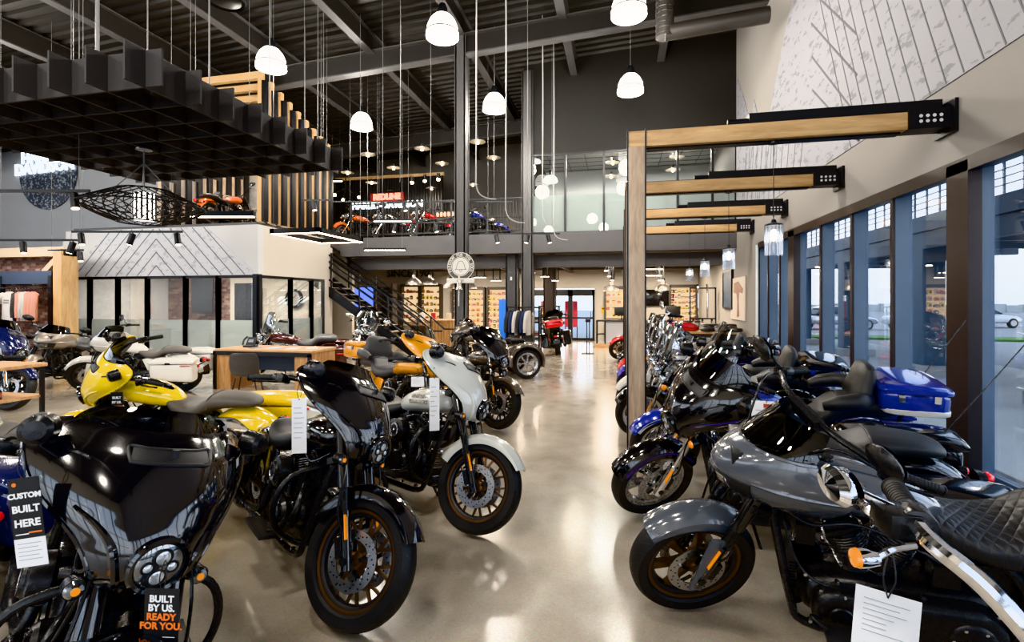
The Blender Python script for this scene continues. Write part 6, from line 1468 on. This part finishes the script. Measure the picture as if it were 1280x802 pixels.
# ------------------------------------------------------------------ the motorcycles
HD2 = (('HARLEY-', 'DAVIDSON'), STL)
H1 = R(-33)
A = bike('black batwing bagger at the lower left corner, closest to the camera', (-1.45, 1.075), R(-36), paint=BLK, screen='low', wheel='y', steer=10, lean=-12, bags=False)
B = bike('black bagger with bronze spoked front wheel and dark windscreen, second in the left row', (-1.41, 2.355), R(-37), lean=-10, steer=28, paint=BLK, screen='low', seat='solo', wheel='y', tanktext=HD2)
bpy.context.view_layer.update()
_h = [c for o in A.children if o.name.startswith('fairing') for c in o.children if c.name.startswith('headlight')][0]
_d = on_d(198, 699, 1.59) - _h.matrix_world.translation; A.location += V((_d.x, _d.y, 0))
Cc = bike('white sand bagger with bronze front wheel, third in the left row', (-1.08, 3.48), R(-30), lean=-11, steer=22, paint=WHT, screen=None, seat='solo', wheel='y', tanktext=(('HARLEY-', 'DAVIDSON'), mat('tank_bronze', (.3, .26, .2), .4, .5)))
bike('golden orange tourer with grey passenger backrest and tour pack', (-2.1, 5.38), R(-33), paint=GLD, tour=GLD, seat='touring', sl=LEG, screen='mid', sm=CLR, wheel='cast', wm=BKM)
bike('bronze brown bagger with dark spoked wheel in front of the trike', (-1.615, 6.36), R(-45), paint=BRN, fpaint=BLK, screen='low', wheel='y', wm=BKM, seat='solo')
bike('bronze brown three wheeled trike with wide rear fenders', (-3.68, 10.28), R(208), paint=BRN, trike=True, bags=False, seat='two', screen='low', lean=0, steer=6, wheel='cast', wm=ALU)
bike('bright yellow bagger with taupe two-up seat, facing left', (-4.98, 3.86), R(187), steer=42, paint=YEL, screen='low', seat='two', sl=LET, wheel='cast', wm=BKM, antenna=False)
bike('silver motorcycle with taupe seat behind the lower left black bagger', (-5.4, 2.8), R(181), paint=SIL, screen='low', seat='two', sl=LET, wheel='cast', wm=BKM)
bike('navy blue motorcycle with red tail lamp cut by the left edge', (-5.17, 1.86), R(180), paint=NVY, screen='low', seat='two', sl=LET, wheel='cast', wm=BKM)
bike('mineral tan bagger with dark windscreen and passenger backrest at far left', (-10.76, 7.07), R(-70), paint=TAN, fairing='st', screen='low', seat='touring', sl=LEG, wheel='cast', wm=BRZ, tour=None)
bike('cream white bagger with taupe seat in front of the office glass', (-9.5, 7.3), R(198), paint=CRM, fairing='st', screen='low', seat='two', sl=LET, wheel='cast', wm=BKM)
bike('navy motorcycle behind the oak display table at the left edge', (-9.2, 5.8), R(-8), paint=NVY, screen='mid', seat='two', wheel='wide', wm=BKM, fork=CHR)
bike('maroon tourer with clear windshield and passenger backrest behind the oak desk', (-7.9, 9.5), R(205), paint=MAR, fairing=None, seat='touring', sl=LEG, bars='wide', bm=CHR, fork=CHR, ex=CHR, cov=CHR, eng=ALU, guard=CHR, wheel='wire', wm=CHR, fenderlong=True)
bike('chrome fronted cruiser with triple headlamps facing the camera below the stair', (-6.5, 11.5), R(-68), paint=BLK, fairing=None, seat='touring', bars='wide', bm=CHR, fork=CHR, ex=CHR, cov=CHR, eng=ALU, guard=CHR, wheel='wire', wm=CHR, steer=5)
bike('red and black tour bike seen from behind near the entrance doors', (-2.1, 17.0), R(98), paint=BLK, tour=RED, seat='touring', screen='mid', wheel='cast', wm=BKM)
bike('red cruiser with golden wheel half hidden by the timber post', (.02, 14.5), R(184), paint=RED, fairing=None, screen=None, bags=False, seat='solo', bars='wide', wheel='wide', wm=BRZ)
# right row
HR = R(172)
ST_ = bike('glossy dark grey cruiser with frame mounted fairing and bronze wheels, front right', (.41, 2.86), HR, paint=GRY, fairing='st', bags=False, seat='st', eng=ALU, lean=-13, sl=QUI, bars='t', guard=None, wheel='wide', wm=BRZ, tanktext=(('HARLEY-', 'DAVIDSON'), mat('tank_dark_letters', (.03, .03, .035), .4)), steer=24)
bike('black bagger with violet fairing stripe and chrome fork, second in the right row', (.28, 4.06), HR, lean=-13, steer=36, paint=BLK, stripe=VIO, screen='mid', seat='two', fork=CHR, wheel='cast', wm=ALU, eng=ALU, antenna=True)
bike('blue and white tourer with blue tour pack and tall backrest, third in the right row', (.45, 4.97), HR, paint=BLU, stripe=WHT, tour=BLU, seat='touring', screen='tall', sm=CLR, fork=CHR, ex=CHR, cov=CHR, eng=ALU, guard=CHR, wheel='cast', wm=CHR, antenna=True)
bike('black tourer with clear windshield and backrest, fourth in the right row', (.3, 6.3), HR, paint=BLK, fairing=None, seat='touring', bars='wide', bm=CHR, fork=CHR, ex=CHR, cov=CHR, eng=ALU, guard=CHR, wheel='wire', wm=CHR, tour=BLK)
bike('cream cruiser with chrome ape hanger bars, fifth in the right row', (.3, 7.26), HR, paint=CRM, fairing=None, seat='two', bars='ape', bm=CHR, fork=CHR, ex=CHR, cov=CHR, eng=ALU, guard=CHR, wheel='wire', wm=CHR)
bike('violet tourer with clear windshield, sixth in the right row', (.3, 8.55), HR, paint=VIO, fairing=None, seat='touring', bars='wide', bm=CHR, fork=CHR, ex=CHR, cov=CHR, eng=ALU, guard=CHR, wheel='wire', wm=CHR, tour=BLK)
bike('red tourer with clear windshield, seventh in the right row', (.3, 9.5), HR, paint=RED, fairing=None, seat='touring', sl=LET, bars='wide', bm=CHR, fork=CHR, ex=CHR, cov=CHR, eng=ALU, guard=CHR, wheel='wire', wm=CHR)
bike('black tourer with tan seat, eighth and last in the right row', (.3, 10.92), HR, paint=BLK, fairing=None, seat='touring', sl=LET, bars='wide', bm=CHR, fork=CHR, ex=CHR, cov=CHR, eng=ALU, guard=CHR, wheel='wire', wm=CHR)
FG = bike('foreground motorcycle of which only the chrome handlebar shows at lower right', (.30, 1.12), R(186), paint=BLK, fairing=None, screen=None, bags=False, seat='solo', bars='fg', bm=CHR, guard=None, wheel='cast', wm=BKM, lamps=False, lean=-3, steer=0)
bpy.context.view_layer.update()
hb_ = [o for o in FG.children if o.name.startswith('handlebar')][0]
FG.location += on_d(1122, 655, .95) - hb_.matrix_world @ V((.33, -.40, 1.30)); FG.location.z = .01
FG.location = FG.location; bpy.context.view_layer.update()
q_ = FG.matrix_world.inverted() @ on_d(1072, 697, .93)
b = MB(CHR); b.lathe([(.0, -.04), (.012, -.035), (.017, -.015), (.018, 0)], axis=(1, 0, 0), seg=20); b.use(AMB).lathe([(.018, 0), (.016, .008), (0, .012)], axis=(1, 0, 0), seg=20); b.use(CHR).tube([(-.03, 0, 0), (-.06, -.0, .02), (-.1, .0, .03)], .006, 6)
part('turn_signal', b, FG, 'round amber turn signal with chrome back', M.Translation(q_))
# gallery bikes
g_ = 'motorcycles on the gallery'
for px, y, hd, m, lab in ((446, 15.7, 236, ORG, 'orange cruiser on the gallery behind the railing, left end'), (484, 15.9, 246, BLK, 'black cruiser on the gallery below the lit sign'), (532, 15.7, 240, RED, 'red cruiser on the gallery left of the steel column'), (592, 15.9, 230, BLU, 'blue sport motorcycle on the gallery right of the steel column')):
    p = on_y(px, 290, y); h = R(hd); bike(lab, (p.x + .6 * cos(h), p.y + .6 * sin(h), 3.65), h, group=g_, paint=m, fairing=None, screen=None, bags=False, seat='solo', bars='wide', wheel='wire' if m != BLU else 'wide', wm=CHR if m != BLU else BRZ, fork=CHR if m != BLU else BLK, guard=None, lamps=False)
p = on_y(297, 268, 12.0); h = R(92)
bike('orange and black motorcycle on the office loft under the timber slats', (p.x + .6 * cos(h), p.y + .6 * sin(h), 3.65), h, group=g_, paint=ORG, fairing=None, screen=None, bags=False, seat='two', bars='wide', wheel='cast', wm=BKM, guard=None, lamps=False)
# ------------------------------------------------------------------ hang tags
def hang_tag(px, py, D, w_, h_, rz, label, build, roll=0.):
    p = on_d(px, py, D); t = thing('price_tag', label, 'tag', p, rz); t.rotation_euler.y = roll
    part('string', MB(BKS).tube([(0, 0, h_ / 2 - .01), (.01, .0, h_ / 2 + .03), (0, .01, h_ / 2 + .08), (-.01, .0, h_ / 2 + .03), (0, 0, h_ / 2 - .01)], .0018, 5), t)
    build(t, w_, h_)
def white_tag(t, w_, h_):
    b = MB(PAP).bb((-w_ / 2, -.001, -h_ / 2), (w_ / 2, .001, h_ / 2)); b.use(INKL)
    for i in range(7):
        z = h_ * (.32 - .09 * i); b.bb((-w_ * .36, -.0018, z), (w_ * random.uniform(-.1, .36), -.001, z + h_ * .012))
    part('card', b, t, flat=True)
def red_tag(t, w_, h_):
    white_tag(t, w_, h_); part('heading', MB(mat('tag_red', (.45, .06, .03), .5)).bb((-w_ * .1, -.0022, h_ * .38), (w_ * .4, -.0012, h_ * .45)), t)
def custom(t, w_, h_):
    c_ = part('card', MB(TBK).bb((-w_ / 2, -.001, -h_ * .18), (w_ / 2, .001, h_ / 2)).use(PAP).bb((-w_ / 2, -.001, -h_ / 2), (w_ / 2, .001, -h_ * .18)), t)
    for i, (s_, z) in enumerate((('CUSTOM', .30), ('BUILT', .15), ('HERE', -.01))): part('lettering', text_mesh(s_, w_ * (.26, .34, .36)[i], TWH, .0004, .001), c_, mtx=plane_mtx((0, -.0022, h_ * z), (1, 0, 0), (0, 0, 1)))
    b = MB(TOR); b.bb((-.0, -.0018, -h_ * .125), (w_ * .42, -.001, -h_ * .11)); b.cyl((-w_ * .3, -.0018, h_ * .43), (-w_ * .3, -.001, h_ * .43), w_ * .07); b.use(TWH).bb((-w_ * .42, -.0018, -h_ * .135), (w_ * .0, -.001, -h_ * .125)); b.use(INKL)
    for i in range(5): b.bb((-w_ * .4, -.0018, -h_ * (.24 + .045 * i)), (w_ * (.35 - .1 * (i % 2)), -.001, -h_ * (.232 + .045 * i)))
    part('print', b, c_)
def ready(t, w_, h_):
    c_ = part('card', MB(TBK).bb((-w_ / 2, -.001, -h_ / 2), (w_ / 2, .001, h_ / 2)), t)
    for i, (s_, m) in enumerate((('BUILT', TWH), ('BY US.', TWH), ('READY', TOR), ('FOR YOU.', TOR))): part('lettering', text_mesh(s_, w_ * .27, m, .0004, .001), c_, mtx=plane_mtx((0, -.0022, h_ * (.30 - .17 * i)), (1, 0, 0), (0, 0, 1)))
    part('print', MB(TWH).bb((w_ * .05, -.0018, -h_ * .42), (w_ * .4, -.001, -h_ * .41)), c_)
hang_tag(35, 652, 1.5, .085, .27, R(20), 'black and white tag reading custom built here beside the lower left black bagger', custom, R(-6))
hang_tag(202, 768, 1.5, .105, .16, R(12), 'black tag with orange words below the lower left headlight', ready, R(2))
hang_tag(374, 532, 2.62, .075, .29, R(20), 'long white price tag hanging from the handlebar of the black second bagger', white_tag)
hang_tag(543, 505, 3.75, .075, .40, R(25), 'long white price tag hanging from the handlebar of the white sand bagger', white_tag)
hang_tag(522, 477, 5.0, .13, .10, R(10), 'small white card hanging on the golden orange tourer', white_tag)
hang_tag(146, 507, 4.4, .10, .24, R(20), 'black tag hanging from the handlebar of the yellow bagger', ready)
hang_tag(958, 535, 2.75, .15, .30, R(-10), 'white price tag hanging between the grey cruiser and the violet striped bagger', red_tag)
hang_tag(1107, 778, .98, .105, .12, R(-18), 'white paper tag hanging from the foreground chrome handlebar', white_tag, R(4))
# ------------------------------------------------------------------ light
w = bpy.data.worlds.new('sky'); SC.world = w; w.use_nodes = True
N = w.node_tree.nodes; bg = N['Background']; tc = N.new('ShaderNodeTexCoord'); sp = N.new('ShaderNodeSeparateXYZ'); cr = N.new('ShaderNodeValToRGB')
cr.color_ramp.elements[0].position = .48; cr.color_ramp.elements[0].color = (.62, .68, .74, 1); cr.color_ramp.elements[1].position = .75; cr.color_ramp.elements[1].color = (.60, .76, 1., 1)
k = cr.color_ramp.elements.new(.54); k.color = (.92, .95, 1, 1)
mr = N.new('ShaderNodeMapRange'); mr.inputs[1].default_value = -1; mr.inputs[2].default_value = 1
L = w.node_tree.links; L.new(tc.outputs['Generated'], sp.inputs[0]); L.new(sp.outputs[2], mr.inputs[0]); L.new(mr.outputs[0], cr.inputs[0]); L.new(cr.outputs[0], bg.inputs[0]); bg.inputs[1].default_value = 3.2
def lamp(kind, loc_, e, col, size=.3, rot=None, **kw):
    l = bpy.data.lights.new('lamp_or_fill_light', kind); l.energy = e; l.color = col
    if kind == 'AREA': l.size = size; l.shape = 'DISK'
    else: l.shadow_soft_size = size
    for a, v in kw.items(): setattr(l, a, v)
    o = bpy.data.objects.new('lamp_or_fill_light', l); COL.objects.link(o); o.location = loc_
    if rot: o.rotation_euler = rot
    return o
for x, y, z, s_ in LIGHTS:
    if s_ in (0, 1): lamp('POINT', (x, y, z - .1), 330, (1, .93, .84), .28)
    else: lamp('AREA', (x, y, z), 160 * s_, (1, .93, .84), .3)
for x in (-6.2, -3.4, -.4, 1.8):
    for y in (16.0, 19.0): lamp('AREA', (x, y, 2.84), 125, (1, .84, .66), .5)
for x in (-7.5, -4.5, -1.5): lamp('AREA', (x, 17, 6.0), 110, (1, .85, .68), .5)
for x in (-.5, 1.5): lamp('AREA', (x, 16.4, 6.3), 220, (1, .95, .88), .5)
for x in (-13.2, -11.2, -9.6): lamp('AREA', (x, 12.1, 2.58), 95, (1, .93, .84), .4)
lamp('AREA', (-14, 8.6, 3.4), 60, (1, .9, .78), .4)
lamp('AREA', (-10.5, 11.9, 6.2), 110, (1, .86, .68), .4)  # added light to brighten the loft, no fixture hangs there
# sky light entering through the window wall (portals sit in the openings)
for y0_, y1_ in ((-6.2, -.7), (-.7, 5.3), (5.4, 12.1)):
    o = lamp('AREA', (WX + .30, (y0_ + y1_) / 2, 1.55), 1, (1, 1, 1), 1, (0, R(90), 0)); o.data.shape = 'RECTANGLE'; o.data.size = 2.8; o.data.size_y = y1_ - y0_; o.data.cycles.is_portal = True
o = lamp('AREA', (-10.5, Y0 - .3, 2.8), 1, (1, 1, 1), 1, (R(90), 0, 0)); o.data.shape = 'RECTANGLE'; o.data.size = 26; o.data.size_y = 4.8; o.data.cycles.is_portal = True
o = lamp('AREA', (X0 - .3, 2.5, 5.1), 1, (1, 1, 1), 1, (0, R(-90), 0)); o.data.shape = 'RECTANGLE'; o.data.size = 3.0; o.data.size_y = 19; o.data.cycles.is_portal = True
# ------------------------------------------------------------------ camera
c = bpy.data.cameras.new('camera'); cam = link('camera', c); cam.location = (0, 0, CAMH); cam.rotation_euler = (R(90), 0, PSI)
c.sensor_width = 36; c.lens = 36 * FOC / 1280; c.shift_y = -(401 - HY) / 1280; c.clip_start = .02; c.clip_end = 400; SC.camera = cam
SC.view_settings.view_transform = 'Khronos PBR Neutral'; SC.view_settings.look = 'None'; SC.view_settings.exposure = 0.36
